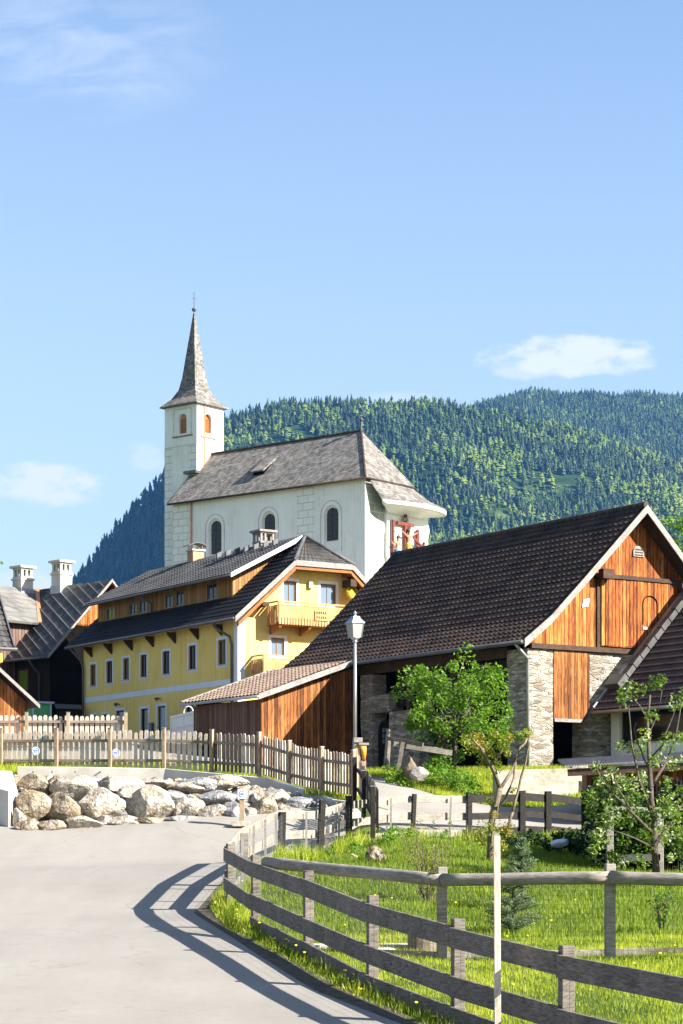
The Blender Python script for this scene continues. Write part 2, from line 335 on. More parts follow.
def tiles(mb, p00, p10, p11, p01, nu, nv, lift=.03, wave=.018, per=4, base=.0, mi=0):
    """corrugated tile sheet; u along the eave, v up the slope; every row laps the one below"""
    p00, p10, p11, p01 = map(Vector, (p00, p10, p11, p01))
    n = (p10-p00).cross(p01-p00).normalized()
    if n.z < 0: n = -n
    vs = []; fs = []; cu = nu*per+1
    rows = []
    for j in range(nv):
        rows += [(j/nv, lift), ((j+.985)/nv, 0.004)]
    for v, h in rows:
        a = p00.lerp(p01, v); b = p10.lerp(p11, v)
        for i in range(cu):
            ph = (i % per)/per; w = wave*math.cos(2*math.pi*ph)
            vs.append(a.lerp(b, i/(cu-1))+n*(base+h+w))
    for r in range(len(rows)-1):
        for i in range(cu-1): fs.append((r*cu+i, r*cu+i+1, (r+1)*cu+i+1, (r+1)*cu+i))
    mb.add(vs, fs, mi)
def window(parent, ax, c, u0, u1, z0, z1, frame, pane, fw=.07, depth=.12, out=-1, surround=None, sw=.12, mull=1, label=None, name='window', sill=True):
    """window on plane ax=c facing `out`; recess is `depth`; surround is a proud border"""
    def bx(mb, a, b, d0, d1, lo, hi):
        d = sorted((c+out*d0, c+out*d1))
        if ax == 'x': mb.box(d[0], d[1], a, b, lo, hi)
        else: mb.box(a, b, d[0], d[1], lo, hi)
    f = MB()
    dd = -depth
    for a, b, lo, hi in ((u0, u0+fw, z0, z1), (u1-fw, u1, z0, z1), (u0+fw, u1-fw, z0, z0+fw), (u0+fw, u1-fw, z1-fw, z1)):
        bx(f, a, b, dd+.002, dd+.07, lo, hi)
    if mull:
        m = (u0+u1)/2; bx(f, m-fw*.35, m+fw*.35, dd+.012, dd+.06, z0+fw, z1-fw)
    w = f.build(name, frame, parent)
    if label: w['label'] = label
    g = MB(); bx(g, u0+fw*.8, u1-fw*.8, dd+.004, dd+.03, z0+fw*.8, z1-fw*.8); g.build('pane', pane, w)
    if surround:
        q = MB(); e = .012
        bx(q, u0-sw, u0-.001, .0, e, z0-sw, z1+sw); bx(q, u1+.001, u1+sw, .0, e, z0-sw, z1+sw)
        bx(q, u0, u1, .0, e, z1+.001, z1+sw); bx(q, u0, u1, .0, e, z0-sw, z0-.001)
        q.build('surround', surround, w)
    if sill:
        q = MB(); bx(q, u0-.04, u1+.04, -.05, .06, z0-.045, z0-.002); q.build('sill', M['metal_light'], w)
    return w
def recess(mb, ax, c, u0, u1, z0, z1, depth, out=-1):
    d = sorted((c+out*.3, c-out*depth))
    if ax == 'x': mb.box(d[0], d[1], u0, u1, z0, z1)
    else: mb.box(u0, u1, d[0], d[1], z0, z1)
# ------------------------------------------------------------------ world, sun, haze
SUN_EL, SUN_T = 31.0, .45
sd = Vector((1, -SUN_T, 0)).normalized(); sd = Vector((sd.x*math.cos(R(SUN_EL)), sd.y*math.cos(R(SUN_EL)), math.sin(R(SUN_EL))))
sl = bpy.data.lights.new('sun', 'SUN'); sl.energy = 5.0; sl.angle = R(.5); sl.color = (1, .94, .84)
so = bpy.data.objects.new('sun', sl); COL.objects.link(so); so.rotation_euler = (-sd).to_track_quat('-Z', 'Y').to_euler(); so.location = (60, -20, 80)
wd = bpy.data.worlds.new('World'); scene.world = wd; wd.use_nodes = True; nt = wd.node_tree
bg = nt.nodes['Background']; bg.inputs['Strength'].default_value = .060
sky = nt.nodes.new('ShaderNodeTexSky'); sky.sky_type = 'NISHITA'; sky.sun_disc = False
sky.sun_elevation = R(SUN_EL); sky.sun_rotation = math.atan2(sd.x, sd.y); sky.altitude = 1100; sky.air_density = 1.35; sky.dust_density = 1.7; sky.ozone_density = 1.8
# clouds: soft masses at real directions in the sky
dirv = nd(nt, 'TexCoord').outputs['Generated']; sp = nd(nt, 'SeparateXYZ', {0: dirv})
gx = math_(nt, 'DIVIDE', sp.outputs[0], math_(nt, 'MAXIMUM', sp.outputs[1], .05)); gz = math_(nt, 'DIVIDE', sp.outputs[2], math_(nt, 'MAXIMUM', sp.outputs[1], .05))
cv = nd(nt, 'CombineXYZ', {0: gx, 1: gz, 2: 0.}).outputs[0]
cn = nd(nt, 'TexNoise', {'Vector': vscale(nt, cv, (1, 1.7, 1)), 'Scale': 55., 'Detail': 8, 'Roughness': .6}).outputs['Fac']
front = math_(nt, 'GREATER_THAN', sp.outputs[1], .1)
def cloud(px, py, rx, ry, amt, flat=0):
    a = math_(nt, 'DIVIDE', math_(nt, 'SUBTRACT', gx, (px-CX)/F), rx/F); b = math_(nt, 'DIVIDE', math_(nt, 'SUBTRACT', gz, (HY-py)/F), ry/F)
    b = math_(nt, 'MULTIPLY', b, nd(nt, 'MapRange', {0: b, 1: -.3, 2: .3, 3: 1.7, 4: 1.}).outputs[0])
    r2 = math_(nt, 'ADD', math_(nt, 'MULTIPLY', a, a), math_(nt, 'MULTIPLY', b, b))
    f = math_(nt, 'ADD', math_(nt, 'SUBTRACT', 1.0, r2), math_(nt, 'MULTIPLY', math_(nt, 'SUBTRACT', cn, .5), 3.2))
    return math_(nt, 'MULTIPLY', nd(nt, 'MapRange', {0: f, 1: .0, 2: .85, 3: 0., 4: amt}, interpolation_type='SMOOTHSTEP').outputs[0], front)
tot = None
for args in ((50, 489, 60, 29, .95), (570, 361, 88, 30, .9), (525, 372, 40, 15, .5), (148, 462, 24, 20, .5), (30, 585, 66, 18, .85), (128, 582, 44, 14, .6), (395, 400, 46, 9, .3)):
    c = cloud(*args); tot = c if tot is None else math_(nt, 'MAXIMUM', tot, c)
# thin streaks high up on the left
sv = nd(nt, 'Mapping', {'Vector': cv, 'Rotation': (0, 0, R(-14)), 'Scale': (1, 3.2, 1)}).outputs[0]
sn = nd(nt, 'TexNoise', {'Vector': sv, 'Scale': 14., 'Detail': 7, 'Roughness': .62, 'Distortion': .5}).outputs['Fac']
a = math_(nt, 'DIVIDE', math_(nt, 'SUBTRACT', gx, (60-CX)/F), 170/F); b = math_(nt, 'DIVIDE', math_(nt, 'SUBTRACT', gz, (HY-50)/F), 75/F)
env = nd(nt, 'MapRange', {0: math_(nt, 'ADD', math_(nt, 'MULTIPLY', a, a), math_(nt, 'MULTIPLY', b, b)), 1: 1.2, 2: 0., 3: 0., 4: 1.}).outputs[0]
st = math_(nt, 'MULTIPLY', math_(nt, 'MULTIPLY', nd(nt, 'MapRange', {0: sn, 1: .42, 2: .75, 3: 0., 4: .55}).outputs[0], env), front)
tot = math_(nt, 'MAXIMUM', tot, st)
skyc = mixc(nt, 1., sky.outputs[0], (1.0, .96, .98), 'MULTIPLY')
skyc = mixc(nt, nd(nt, 'MapRange', {0: sp.outputs[2], 1: .37, 2: .08, 3: .04, 4: .42}).outputs[0], skyc, (3.9, 4.5, 5.3))
out = mixc(nt, tot, skyc, (4.9, 5.0, 5.3))
nt.links.new(out, bg.inputs['Color'])
SKYMIX = skyc
scene.view_settings.view_transform = 'Standard'; scene.view_settings.look = 'None'; scene.view_settings.gamma = 1; scene.view_settings.exposure = 1.85
scene.render.engine = 'CYCLES'; scene.cycles.max_bounces = 6; scene.cycles.volume_bounces = 0; scene.cycles.transparent_max_bounces = 8
HAZE = True
if HAZE:
    hb = MB(); hb.box(-7000, 7000, -150, 9900, -60, 1500)
    hm = bpy.data.materials.new('air'); hm.use_nodes = True; hn = hm.node_tree
    hn.nodes.remove(hn.nodes['Principled BSDF'])
    pv = nd(hn, 'VolumePrincipled', {'Color': (.12, .40, .95, 1), 'Density': .00004, 'Anisotropy': .2}); hn.links.new(pv.outputs[0], hn.nodes['Material Output'].inputs['Volume'])
    hb.build('haze', hm, kind='stuff')
# ------------------------------------------------------------------ terrain height near the village (thin-plate fit through surveyed points)
GP = [P(256,929,34),P(309,955,30),P(372,989,26.5),P(458,1024,23.3),P(566,1064,20.6),P(442,960,30),P(610,960,29),P(683,962,28),
      P(378,862,44),P(515,934,34),P(440,903,39),P(600,869,46),P(550,862,48),P(281,861,47),P(319,862,50),P(349,848,53),P(412,839,55),P(469,839,56),
      P(550,835,58),P(550,812,66),P(600,815,64),P(508,800,68),P(592,799,66.5),P(400,812,61),P(450,801,64),P(385,783,70),P(372,775,76),
      P(548,834,58),P(599,840,60.5),P(20,828,55),P(120,828,54.7),P(200,824,54.5),P(290,822,54.8),P(336,828,55),P(230,905,38),P(378,836,50.5),P(357,800,57),
      Vector((-5,21,-.32)),Vector((1,21,-.36)),Vector((-5,30,.16)),Vector((-1.6,30,.2)),Vector((-7,38,.56)),Vector((-2.6,38,.55)),Vector((-9,47,1.32)),Vector((-3.,47,1.35)),
      Vector((-3,8,-.75)),Vector((6,8,-.8)),Vector((0,0,-.9)),Vector((14,20,-.3)),Vector((14,35,.5)),Vector((14,50,1.6)),Vector((16,62,3.0)),Vector((-16,20,-.2)),Vector((-16,38,.8)),Vector((-16,52,2.0)),
      Vector((6.65,78,4.5)),Vector((14,80,4.6)),Vector((0,78,4.45)),Vector((-2,66,4.1)),Vector((-6,65,4.1)),Vector((-13,65,4.2)),Vector((-3,88,4.7)),Vector((-8,74,5.1)),Vector((-16,75,5.2)),
      Vector((-8,100,6.6)),Vector((-15,112,6.8)),Vector((-22,120,7)),Vector((8,110,7.5)),Vector((20,100,6.6)),Vector((25,70,4.3)),Vector((-30,90,6.2)),Vector((-30,50,2.6)),Vector((30,45,1.5)),Vector((30,10,-.5)),Vector((-30,10,-.5)),Vector((0,-20,-1.2)),Vector((0,120,8.5))]
_gp = np.array([[p.x, p.y] for p in GP]); _gz = np.array([p.z for p in GP])
def _k(r2): return np.where(r2 > 1e-9, .5*r2*np.log(np.maximum(r2, 1e-12)), 0)
_n = len(GP); _A = np.zeros((_n+3, _n+3)); _A[:_n, :_n] = _k(((_gp[:, None]-_gp[None])**2).sum(-1))+np.eye(_n)*1.5
_A[:_n, _n] = 1; _A[:_n, _n+1:] = _gp; _A[_n, :_n] = 1; _A[_n+1:, :_n] = _gp.T
_w = np.linalg.solve(_A, np.concatenate([_gz, np.zeros(3)]))
def sstep(x, a, b): t = np.clip((x-a)/(b-a), 0, 1); return t*t*(3-2*t)
def G(X, Y):
    X = np.atleast_1d(np.asarray(X, float)); Y = np.atleast_1d(np.asarray(Y, float)); sh = X.shape; X = X.ravel(); Y = Y.ravel()
    cx = np.clip(X, -30, 30); cy = np.clip(Y, -20, 122); out = np.empty(len(X))
    for i in range(0, len(X), 20000):
        q = np.stack([cx[i:i+20000], cy[i:i+20000]], 1); r2 = ((q[:, None]-_gp[None])**2).sum(-1)
        out[i:i+20000] = _k(r2)@_w[:_n]+_w[_n]+q@_w[_n+1:]
    d = np.hypot((X+3)/.8, Y-196); knoll = 1-sstep(d, 24, 56)
    out = out+(22-np.minimum(out, 22))*knoll
    far = sstep(Y, 300, 1500)*70; out = out+far
    return out.reshape(sh)
def gz(x, y): return float(G([x], [y])[0])
def onground(px, py, D0=30, D1=90):
    """distance at which the pixel ray meets the ground"""
    ds = np.linspace(D0, D1, 400); z = EYE+(HY-py)*ds/F; g = G((px-CX)*ds/F, ds)
    i = np.argmax(z < g) if (z < g).any() else len(ds)-1
    return P(px, py, ds[i])
def poly_sheet(name, pts, mat, lift, step=.8, kind='structure'):
    bm = bmesh.new(); vs = [bm.verts.new((x, y, 0)) for x, y in pts]; bm.faces.new(vs)
    xs = [p[0] for p in pts]; ys = [p[1] for p in pts]
    for ax, lo, hi in ((0, min(xs), max(xs)), (1, min(ys), max(ys))):
        v = math.floor(lo/step)*step
        while v < hi:
            no = (1, 0, 0) if ax == 0 else (0, 1, 0)
            bmesh.ops.bisect_plane(bm, geom=bm.verts[:]+bm.edges[:]+bm.faces[:], plane_co=(v if ax == 0 else 0, v if ax == 1 else 0, 0), plane_no=no, dist=1e-5)
            v += step
    bmesh.ops.triangulate(bm, faces=bm.faces)
    z = G([v.co.x for v in bm.verts], [v.co.y for v in bm.verts])
    for v, h in zip(bm.verts, z): v.co.z = h+lift
    me = bpy.data.meshes.new(name); bm.normal_update(); bm.to_mesh(me); bm.free(); me.materials.append(mat)
    if me.polygons[0].normal.z < 0: me.flip_normals()
    me.polygons.foreach_set('use_smooth', [True]*len(me.polygons))
    o = bpy.data.objects.new(name, me); COL.objects.link(o); o['kind'] = kind
    return o
def XY(px, py, D): p = P(px, py, D); return (p.x, p.y)
# fence lines shared by road and lawn
NEAR = [(256,34),(309,30),(372,26.5),(458,23.3),(566,20.6)]
near = [((px-CX)*D/F, D) for px, D in NEAR]
corner = ((229.5-CX)*37.8/F, 37.8)
far_ = [((px-CX)*D/F, D) for px, D in ((244,41.),(281,47),(319,50),(349,53),(412,55),(469,56))]
right_ = [((px-CX)*D/F, D) for px, D in ((522,57.4),(548,58.2),(600,60.3))]
edge = [(near[-1][0]+2.2, 13.), (near[-1][0]-.25+.2, 20.0)]+[(x-.42, y-.1) for x, y in near[::-1][1:]]+[(corner[0]-.3, corner[1]-.2), (far_[0][0]-.35, far_[0][1]), (far_[1][0]-.35, far_[1][1]+.2), (far_[2][0]-.35, far_[2][1]+.35), (far_[3][0]-.2, far_[3][1]+.55), (far_[4][0], far_[4][1]+.75), (far_[5][0], far_[5][1]+.9), (right_[0][0], right_[0][1]+.9), (right_[2][0], right_[2][1]+.9), (12, 62.6), (22, 64)]
road_poly = [(-22, 5), (8, 5)]+edge+[(22, 69.5), XY(600,811,66.3), XY(540,811,66.5), XY(480,803,65.5), XY(440,797,66), XY(402,785,69.5), XY(384,778,73), XY(362,776,74), XY(366,790,64), XY(376,800,60), XY(379,820,55.5), XY(379,838,50.8), XY(350,829,55), XY(336,826,56.2), (-1.0, 56.3), (-8.5, 56.5), (-22, 56.5)]
poly_sheet('road', road_poly, M['asphalt'], .012)
_er = [(x+.10, y) for x, y in edge]
_el = []
for k_, (x, y) in enumerate(edge): _el.append((x-.20-.10*math.sin(k_*2.3), y-.12))
M['soil'] = mottled('gritty_soil', (.06, .05, .038), (.14, .12, .095), 6., .95, .1, .8, .03)
poly_sheet('verge_soil', _el[:-6]+_er[:-6][::-1], M['soil'], .018, step=.6)
def inside(X, Y, poly):
    X = np.asarray(X); Y = np.asarray(Y); c = np.zeros(X.shape, bool); n = len(poly)
    for i in range(n):
        x0, y0 = poly[i]; x1, y1 = poly[(i+1) % n]
        if y0 == y1: continue
        k = ((y0 > Y) != (y1 > Y)) & (X < (x1-x0)*(Y-y0)/(y1-y0)+x0); c ^= k
    return c
poly_sheet('yard', [XY(-90, 780, 66.2), XY(165, 780, 65.2), XY(262, 780, 64), XY(345, 790, 61.5), XY(356, 776, 70), (-.5, 88), (-3, 96), (-14, 112), (-22, 112), (-22, 66.2)], M['path'], .014, step=1.2)
# ground: one sheet out to the horizon, fine near the village
def axis(lo, hi, step, far, grow=1.25):
    a = list(np.arange(lo, hi+step/2, step)); s = step; v = a[-1]
    while v < far: s *= grow; v += s; a.append(v)
    s = step; v = lo; b = []
    while v > -far: s *= grow; v -= s; b.append(v)
    return np.array(b[::-1]+a)
gx_ = axis(-18, 18, .4, 6500); gy_ = axis(6, 124, .4, 9500); gy_ = gy_[gy_ > -120]
GX, GY = np.meshgrid(gx_, gy_); GZ = G(GX, GY)
ins = inside(GX, GY, road_poly)
er = ins.copy()
for dx, dy in ((.3,0),(-.3,0),(0,.3),(0,-.3)): er &= inside(GX+dx, GY+dy, road_poly)
GZ = GZ-er*.07
bank_poly = [XY(12, 830, 54.9), XY(120, 831, 54.6), XY(200, 827, 54.4), XY(290, 825, 54.7), XY(352, 826, 55.2), XY(352, 812, 55.8), XY(342, 804, 57.0), XY(300, 790, 59.3), XY(262, 779, 60.7), XY(165, 769, 62.1), XY(12, 767, 62.8)]
GZ = GZ-inside(GX, GY, bank_poly)*1.2
GZ = GZ-(inside(GX, GY, [XY(10, 767, 62.6), XY(165, 768, 62.), XY(262, 778, 60.6), XY(342, 803, 57.), XY(350, 812, 55.6), XY(372, 812, 55.6), XY(360, 797, 58.5), XY(262, 775, 63.2), XY(165, 768, 64.6), XY(10, 768, 65.8)]))*.12
nx, ny = len(gx_), len(gy_); idx = np.arange(nx*ny).reshape(ny, nx)
fc = np.stack([idx[:-1, :-1], idx[:-1, 1:], idx[1:, 1:], idx[1:, :-1]], -1).reshape(-1)
npmesh('ground', np.stack([GX, GY, GZ], -1).reshape(-1, 3), fc, 4, M['ground'], smooth=True)['kind'] = 'structure'
# ------------------------------------------------------------------ mountain
def crest1(X):
    u = X/3600*F+CX
    return np.interp(u, [-400, 0, 150, 225, 290, 440, 560, 683, 900], [715, 715, 712, 706, 728, 728, 690, 628, 560])
def crest2(X):
    u = X/5200*F+CX
    return np.interp(u, [0, 300, 400, 470, 520, 600, 700, 900], [650, 800, 930, 1040, 1078, 1072, 1068, 1000])
_rs = np.random.RandomState(3)
_ws = [(_rs.uniform(-1, 1, 2), _rs.uniform(0, 6.28)) for _ in range(14)]
def wav(X, Y, L, n0, n1):
    s = 0
    for (d, ph) in _ws[n0:n1]:
        d = d/np.hypot(*d); s = s+np.sin((X*d[0]+Y*d[1])*2*math.pi/L+ph)
    return s/(n1-n0)
def hillz(X, Y):
    t = (Y-2450)/1150; k = crest1(X)
    z1 = 90+(k-90)*np.clip(t, 0, 1)-np.maximum(Y-3600, 0)*.35
    fade = np.clip(np.minimum(t*3, (1-t)*4), 0, 1)
    z1 = z1+fade*(46*wav(X*1.5, Y*.5, 430, 0, 5)+15*wav(X, Y, 160, 5, 10))
    fl = X+.0590*Y; fl2 = z1+1.22*np.minimum(fl, 0)
    z1 = fl2
    t2 = (Y-4000)/1200; k2 = crest2(X)
    z2 = k2+(np.minimum(t2, 1)-1)*450-np.maximum(Y-5200, 0)*.3
    z2 = z2+np.clip(1-t2, 0, 1)*22*wav(X*1.3, Y*.6, 500, 3, 9)-np.maximum(-(X+250), 0)*1.0
    return np.maximum(np.maximum(z1, z2), 60)
hx = np.arange(-2200, 2601, 30.); hy = np.arange(1450, 7000, 30.)
HX, HYY = np.meshgrid(hx, hy); HZ = hillz(HX, HYY)
nx, ny = len(hx), len(hy); idx = np.arange(nx*ny).reshape(ny, nx)
fc = np.stack([idx[:-1, :-1], idx[:-1, 1:], idx[1:, 1:], idx[1:, :-1]], -1).reshape(-1)
npmesh('hill', np.stack([HX, HYY, HZ], -1).reshape(-1, 3), fc, 4, M['hill'], smooth=True)['kind'] = 'structure'
# forest: the trees of the far slope, one mass
def forest():
    rng = np.random.default_rng(5); sp_ = 8.2
    xs = np.arange(-950, 1150, sp_); ys = np.arange(2460, 5300, sp_)
    X, Y = np.meshgrid(xs, ys); X = X+rng.uniform(-.6, .6, X.shape)*sp_; Y = Y+rng.uniform(-.6, .6, Y.shape)*sp_; X = X.ravel(); Y = Y.ravel()
    Z = hillz(X, Y); u = X/Y*F+CX; py = HY-(Z-EYE)/Y*F
    k = (u > -110) & (u < 790) & (py < 640)
    k &= ~((Y > 3680) & (Y < 4100)) & ~((u < 430) & (Y > 3700))
    scree = (np.hypot((X+88)/52, (Y-3440)/60)+.35*wav(X, Y, 70, 3, 8) < 1) | (np.hypot((X-312)/75, (Y-3330)/48)+.35*wav(X, Y, 60, 2, 7) < 1) | (np.hypot((X-250)/34, (Y-3180)/36) < 1) | (np.hypot((X-140)/24, (Y-3330)/26) < 1)
    k &= ~(scree & (rng.random(X.shape) < .7))
    gap = wav(X, Y, 140, 2, 7)+.6*wav(X, Y, 60, 7, 12); k &= ~((gap < -.75) & (rng.random(X.shape) < .45))
    X, Y, Z = X[k], Y[k], Z[k]; n = len(X)
    larch = (rng.random(n) < np.clip(.30+.8*wav(X, Y, 260, 4, 9)+.45*wav(X, Y, 90, 0, 4), .04, .85)) & (X > -.060*Y) & ((Y < 4000) | (rng.random(n) < .35))
    stand = 1+.22*wav(X, Y, 120, 6, 12)
    h = stand*np.where(larch, rng.uniform(9, 19, n), rng.uniform(9, 24, n)); r = h*np.where(larch, rng.uniform(.23, .36, n), rng.uniform(.16, .25, n))+.6
    tint = np.where(larch, rng.uniform(.5, .95, n), rng.uniform(.0, .5, n))
    seg = 6; tz = (.05, .24, .42, .60, .76); tt = (.42, .60, .78, .92, 1.0); rs = (1.0, .86, .66, .45, .25); rl = (.80, 1.0, .90, .66, .36)
    verts = []; faces = []; tv = []; ang = rng.uniform(0, 6.28, n); off = 0; lx = rng.normal(0, .3, n); ly = rng.normal(0, .3, n)
    for zb, zt, a_, b_ in zip(tz, tt, rs, rl):
        rr = np.where(larch, b_, a_); ring = []; ox = X+rng.normal(0, .12, n)*r+lx*zb*3; oy = Y+rng.normal(0, .12, n)*r+ly*zb*3
        for s_ in range(seg):
            a = ang+s_*2*math.pi/seg+zb*5; jr = r*rr*rng.uniform(.55, 1.25, n); jz = zb+rng.uniform(-.06, .05, n)
            ring.append(np.stack([ox+np.cos(a)*jr, oy+np.sin(a)*jr, Z+h*jz], 1))
        ap = np.stack([ox, oy, Z+h*np.where(larch, zt*.93+.03, zt)], 1)
        verts.append(np.stack(ring+[ap], 1).reshape(-1, 3)); b0 = off+np.arange(n)*(seg+1)
        for s_ in range(seg): faces.append(np.stack([b0+s_, b0+(s_+1) % seg, b0+seg], 1))
        tn = np.clip(tint+rng.normal(0, .05, n), 0, 1); tv.append(np.repeat(tn, seg+1)); off += n*(seg+1)
    o = npmesh('forest', np.concatenate(verts), np.concatenate(faces).reshape(-1), 3, M['conifer'], np.concatenate(tv))
    tag(o, 'dark spruce and pale green larch forest covering the mountain behind the church', 'forest', kind='stuff')
    print('forest trees', n)
forest()
# ------------------------------------------------------------------ barn
B = Fr(527.5, 78.7, 33.2, 4.5)
barn = empty('barn', B.loc, B.ang, 'big farm barn with stone corner pillars, orange plank gable and long dark tiled roof', 'barn')
PROF = [(-.7, 4.57), (.5, 5.47), (2.03, 6.92), (5.0, 9.80), (7.97, 6.92), (9.5, 5.47), (10.7, 4.57)]
Y0, Y1 = -.7, 15.75
r = MB()
for (x0, z0), (x1, z1) in zip(PROF[:-1], PROF[1:]):
    r.slab([(x0, Y0, z0), (x0, Y1, z0), (x1, Y1, z1), (x1, Y0, z1)], .14, 1)
for (x0, z0), (x1, z1), nv in ((PROF[0], PROF[1], 5), (PROF[1], PROF[2], 6), (PROF[2], PROF[3], 12)):
    tiles(r, (x0, Y0+.06, z0+.01), (x0, Y1-.06, z0+.01), (x1, Y1-.06, z1+.01), (x1, Y0+.06, z1+.01), 58, nv, lift=.06, wave=.036)
for (x0, z0), (x1, z1), nv in ((PROF[6], PROF[5], 5), (PROF[5], PROF[4], 6), (PROF[4], PROF[3], 12)):
    tiles(r, (x0, Y0+.06, z0+.01), (x0, Y1-.06, z0+.01), (x1, Y1-.06, z1+.01), (x1, Y0+.06, z1+.01), 58, nv, lift=.06, wave=.036)
roof = r.build('roof', [M['tile_dark'], M['beam']], barn)
q = MB()
for k in range(42): q.tube([(5.0, Y0+.02+k*.392, 9.84), (5.0, Y0+.40+k*.392, 9.86)], [.13, .115], 8)
q.build('ridge_tiles', M['tile_dark'], roof)
def verge(parent, prof, y, h, t, mat, drop=.0, name='bargeboard'):
    m = MB(); top = [(x, z+.04-drop) for x, z in prof]; bot = [(x, z+.04-drop-h) for x, z in prof][::-1]
    n = len(prof)
    for i in range(n-1):
        m.prism([prof_p for prof_p in ((prof[i][0], prof[i][1]+.04-drop), (prof[i+1][0], prof[i+1][1]+.04-drop), (prof[i+1][0], prof[i+1][1]+.04-drop-h), (prof[i][0], prof[i][1]+.04-drop-h))], 'y', y-t, y)
    return m.build(name, mat, parent)
for half in (PROF[:4], PROF[3:]):
    verge(roof, half, Y0, .30, .05, M['fascia'])
    verge(roof, half, Y1+.05, .30, .05, M['fascia'])
g = MB(); g.tube([(-.80, Y0, 4.50), (-.80, Y1, 4.50)], .085, 8)
g.build('gutter', M['metal_dark'], barn, smooth=True)
g = MB(); g.tube([(-.80, -.35, 4.46), (-.70, -.42, 4.28), (-.2, -.25, 3.98), (-.08, -.12, 3.7), (-.08, -.12, .1)], .06, 8)
g.build('downspout', M['metal_light'], barn, smooth=True)
# gable planking
g = MB(); g.prism([(.0, 4.5), (10.0, 4.5), (10.0, 5.75), (9.5, 5.28), (5.0, 9.6), (.5, 5.28), (0.0, 4.86)], 'y', .0, .12)
g.build('gable_boards', M['orange_wood'], barn)
# hung gate panel proud of the gable, divided planks above the upper beam
g = MB(); g.box(3.34, 7.35, -.09, -.005, 4.62, 7.10)
for k in range(24):
    x = 3.34+4.01*k/24; g.box(x+.006, x+.16, -.105-.02*random.random(), -.09, 4.64+.03*random.random(), 7.08)
lg = g.build('loft_gate', M['orange_wood'], barn)
g = MB()
for k in range(13):
    a = math.pi*k/12; 
pts = [(5.3, -.135, 5.5), (5.3, -.135, 6.3)]+[(5.3+.35-.35*math.cos(math.pi*k/10), -.135, 6.3+.28*math.sin(math.pi*k/10)) for k in range(11)]+[(6.0, -.135, 5.3)]
for p_, q_ in zip(pts[:-1], pts[1:]): g.bar(p_, q_, .025, .03, (0, 1, 0))
g.build('hatch_outline', M['dark_void'], lg)
g = MB(); g.box(5.28, 5.5, -.16, -.13, 5.32, 5.42); g.build('latch', M['metal_light'], lg)
g = MB(); g.box(.1, 9.9, -.13, .0, 4.38, 4.56); g.build('beam', M['beam'], barn)
g = MB(); g.box(3.1, 7.7, -.17, -.01, 7.11, 7.26); g.box(3.15, 3.65, -.45, -.17, 7.05, 7.4); g.box(7.0, 7.5, -.40, -.17, 6.9, 7.25); g.build('beam', M['beam'], barn)
g = MB(); g.box(3.18, 3.32, -.06, -.003, 4.57, 7.1); g.build('post', M['beam'], barn)
# arched vent and the paper notice
a0 = B.on(638, 552, 'y', 0)
g = MB(); pl = [(a0[0]-.26, a0[2]-.18), (a0[0]+.26, a0[2]-.18)]+[(a0[0]+.26*math.cos(math.pi*k/10), a0[2]+.02+.2*math.sin(math.pi*k/10)) for k in range(11)]
g.prism(pl, 'y', -.05, -.003); v = g.build('vent', M['fascia'], barn)
g = MB()
for k in range(3): g.box(a0[0]-.2, a0[0]+.2, -.062, -.052, a0[2]-.14+k*.1, a0[2]-.10+k*.1)
g.build('louvre', M['beam'], v)
a0 = B.on(585, 603, 'y', 0); g = MB(); g.slab([(a0[0]-.17, -.04, a0[2]-.17), (a0[0]+.12, -.04, a0[2]-.12), (a0[0]+.2, -.04, a0[2]+.18), (a0[0]-.08, -.04, a0[2]+.12)], .01, n=Vector((0, -1, 0)))
tag(g.build('paper_notice', M['white_paint']), 'small tilted white paper fixed to the orange planks of the barn gable', 'notice'); bpy.data.objects['paper_notice'].location = B.loc; bpy.data.objects['paper_notice'].rotation_euler.z = B.ang
# stone pillars
def rough_box(mb, x0, x1, y0, y1, z0, z1, d=.035, step=.28, seed=0):
    """box with a slightly uneven stone surface"""
    bm = bmesh.new(); bmesh.ops.create_cube(bm, size=1)
    for v in bm.verts: v.co = Vector((x0+(v.co.x+.5)*(x1-x0), y0+(v.co.y+.5)*(y1-y0), z0+(v.co.z+.5)*(z1-z0)))
    for ax, lo, hi in ((0, x0, x1), (1, y0, y1), (2, z0, z1)):
        v = lo+step
        while v < hi-.05:
            no = [0, 0, 0]; no[ax] = 1; c = [0, 0, 0]; c[ax] = v
            bmesh.ops.bisect_plane(bm, geom=bm.verts[:]+bm.edges[:]+bm.faces[:], plane_co=c, plane_no=no); v += step
    for v in bm.verts:
        n = noise.noise_vector(v.co*2.3+Vector((seed, 0, 0))); v.co += Vector((n.x, n.y, 0))*d
    mb.add([v.co.copy() for v in bm.verts], [[l.vert.index for l in f.loops] for f in (bm.faces.ensure_lookup_table() or bm.faces)]) if (bm.verts.index_update() or True) else None
    bm.free()
m = MB(); rough_box(m, 0, 1.17, 0, 1.17, -.6, 4.37); p = m.build('stone_pillar', M['stone_wall'], barn)
m = MB(); rough_box(m, 2.86, 3.95, .02, 1.0, -.6, 4.37, seed=4); m.build('stone_pillar', M['stone_wall'], barn)
m = MB(); rough_box(m, 3.96, 9.95, .05, .8, -.6, 4.37, seed=9); rough_box(m, 9.2, 9.95, .8, 15.6, -.6, 4.37, seed=3); m.build('stone_wall', M['stone_wall'], barn)
g = MB(); g.prism([(1.18, 4.37), (1.18, 1.9), (1.35, 1.78), (2.45, 1.80), (2.85, 2.35), (2.85, 4.37)], 'y', -.03, .05); g.build('hung_door', M['red_wood'], barn)
g = MB(); g.box(1.2, 2.5, -.06, -.031, 1.78, 1.9); g.build('door_rail', M['fascia'], barn)
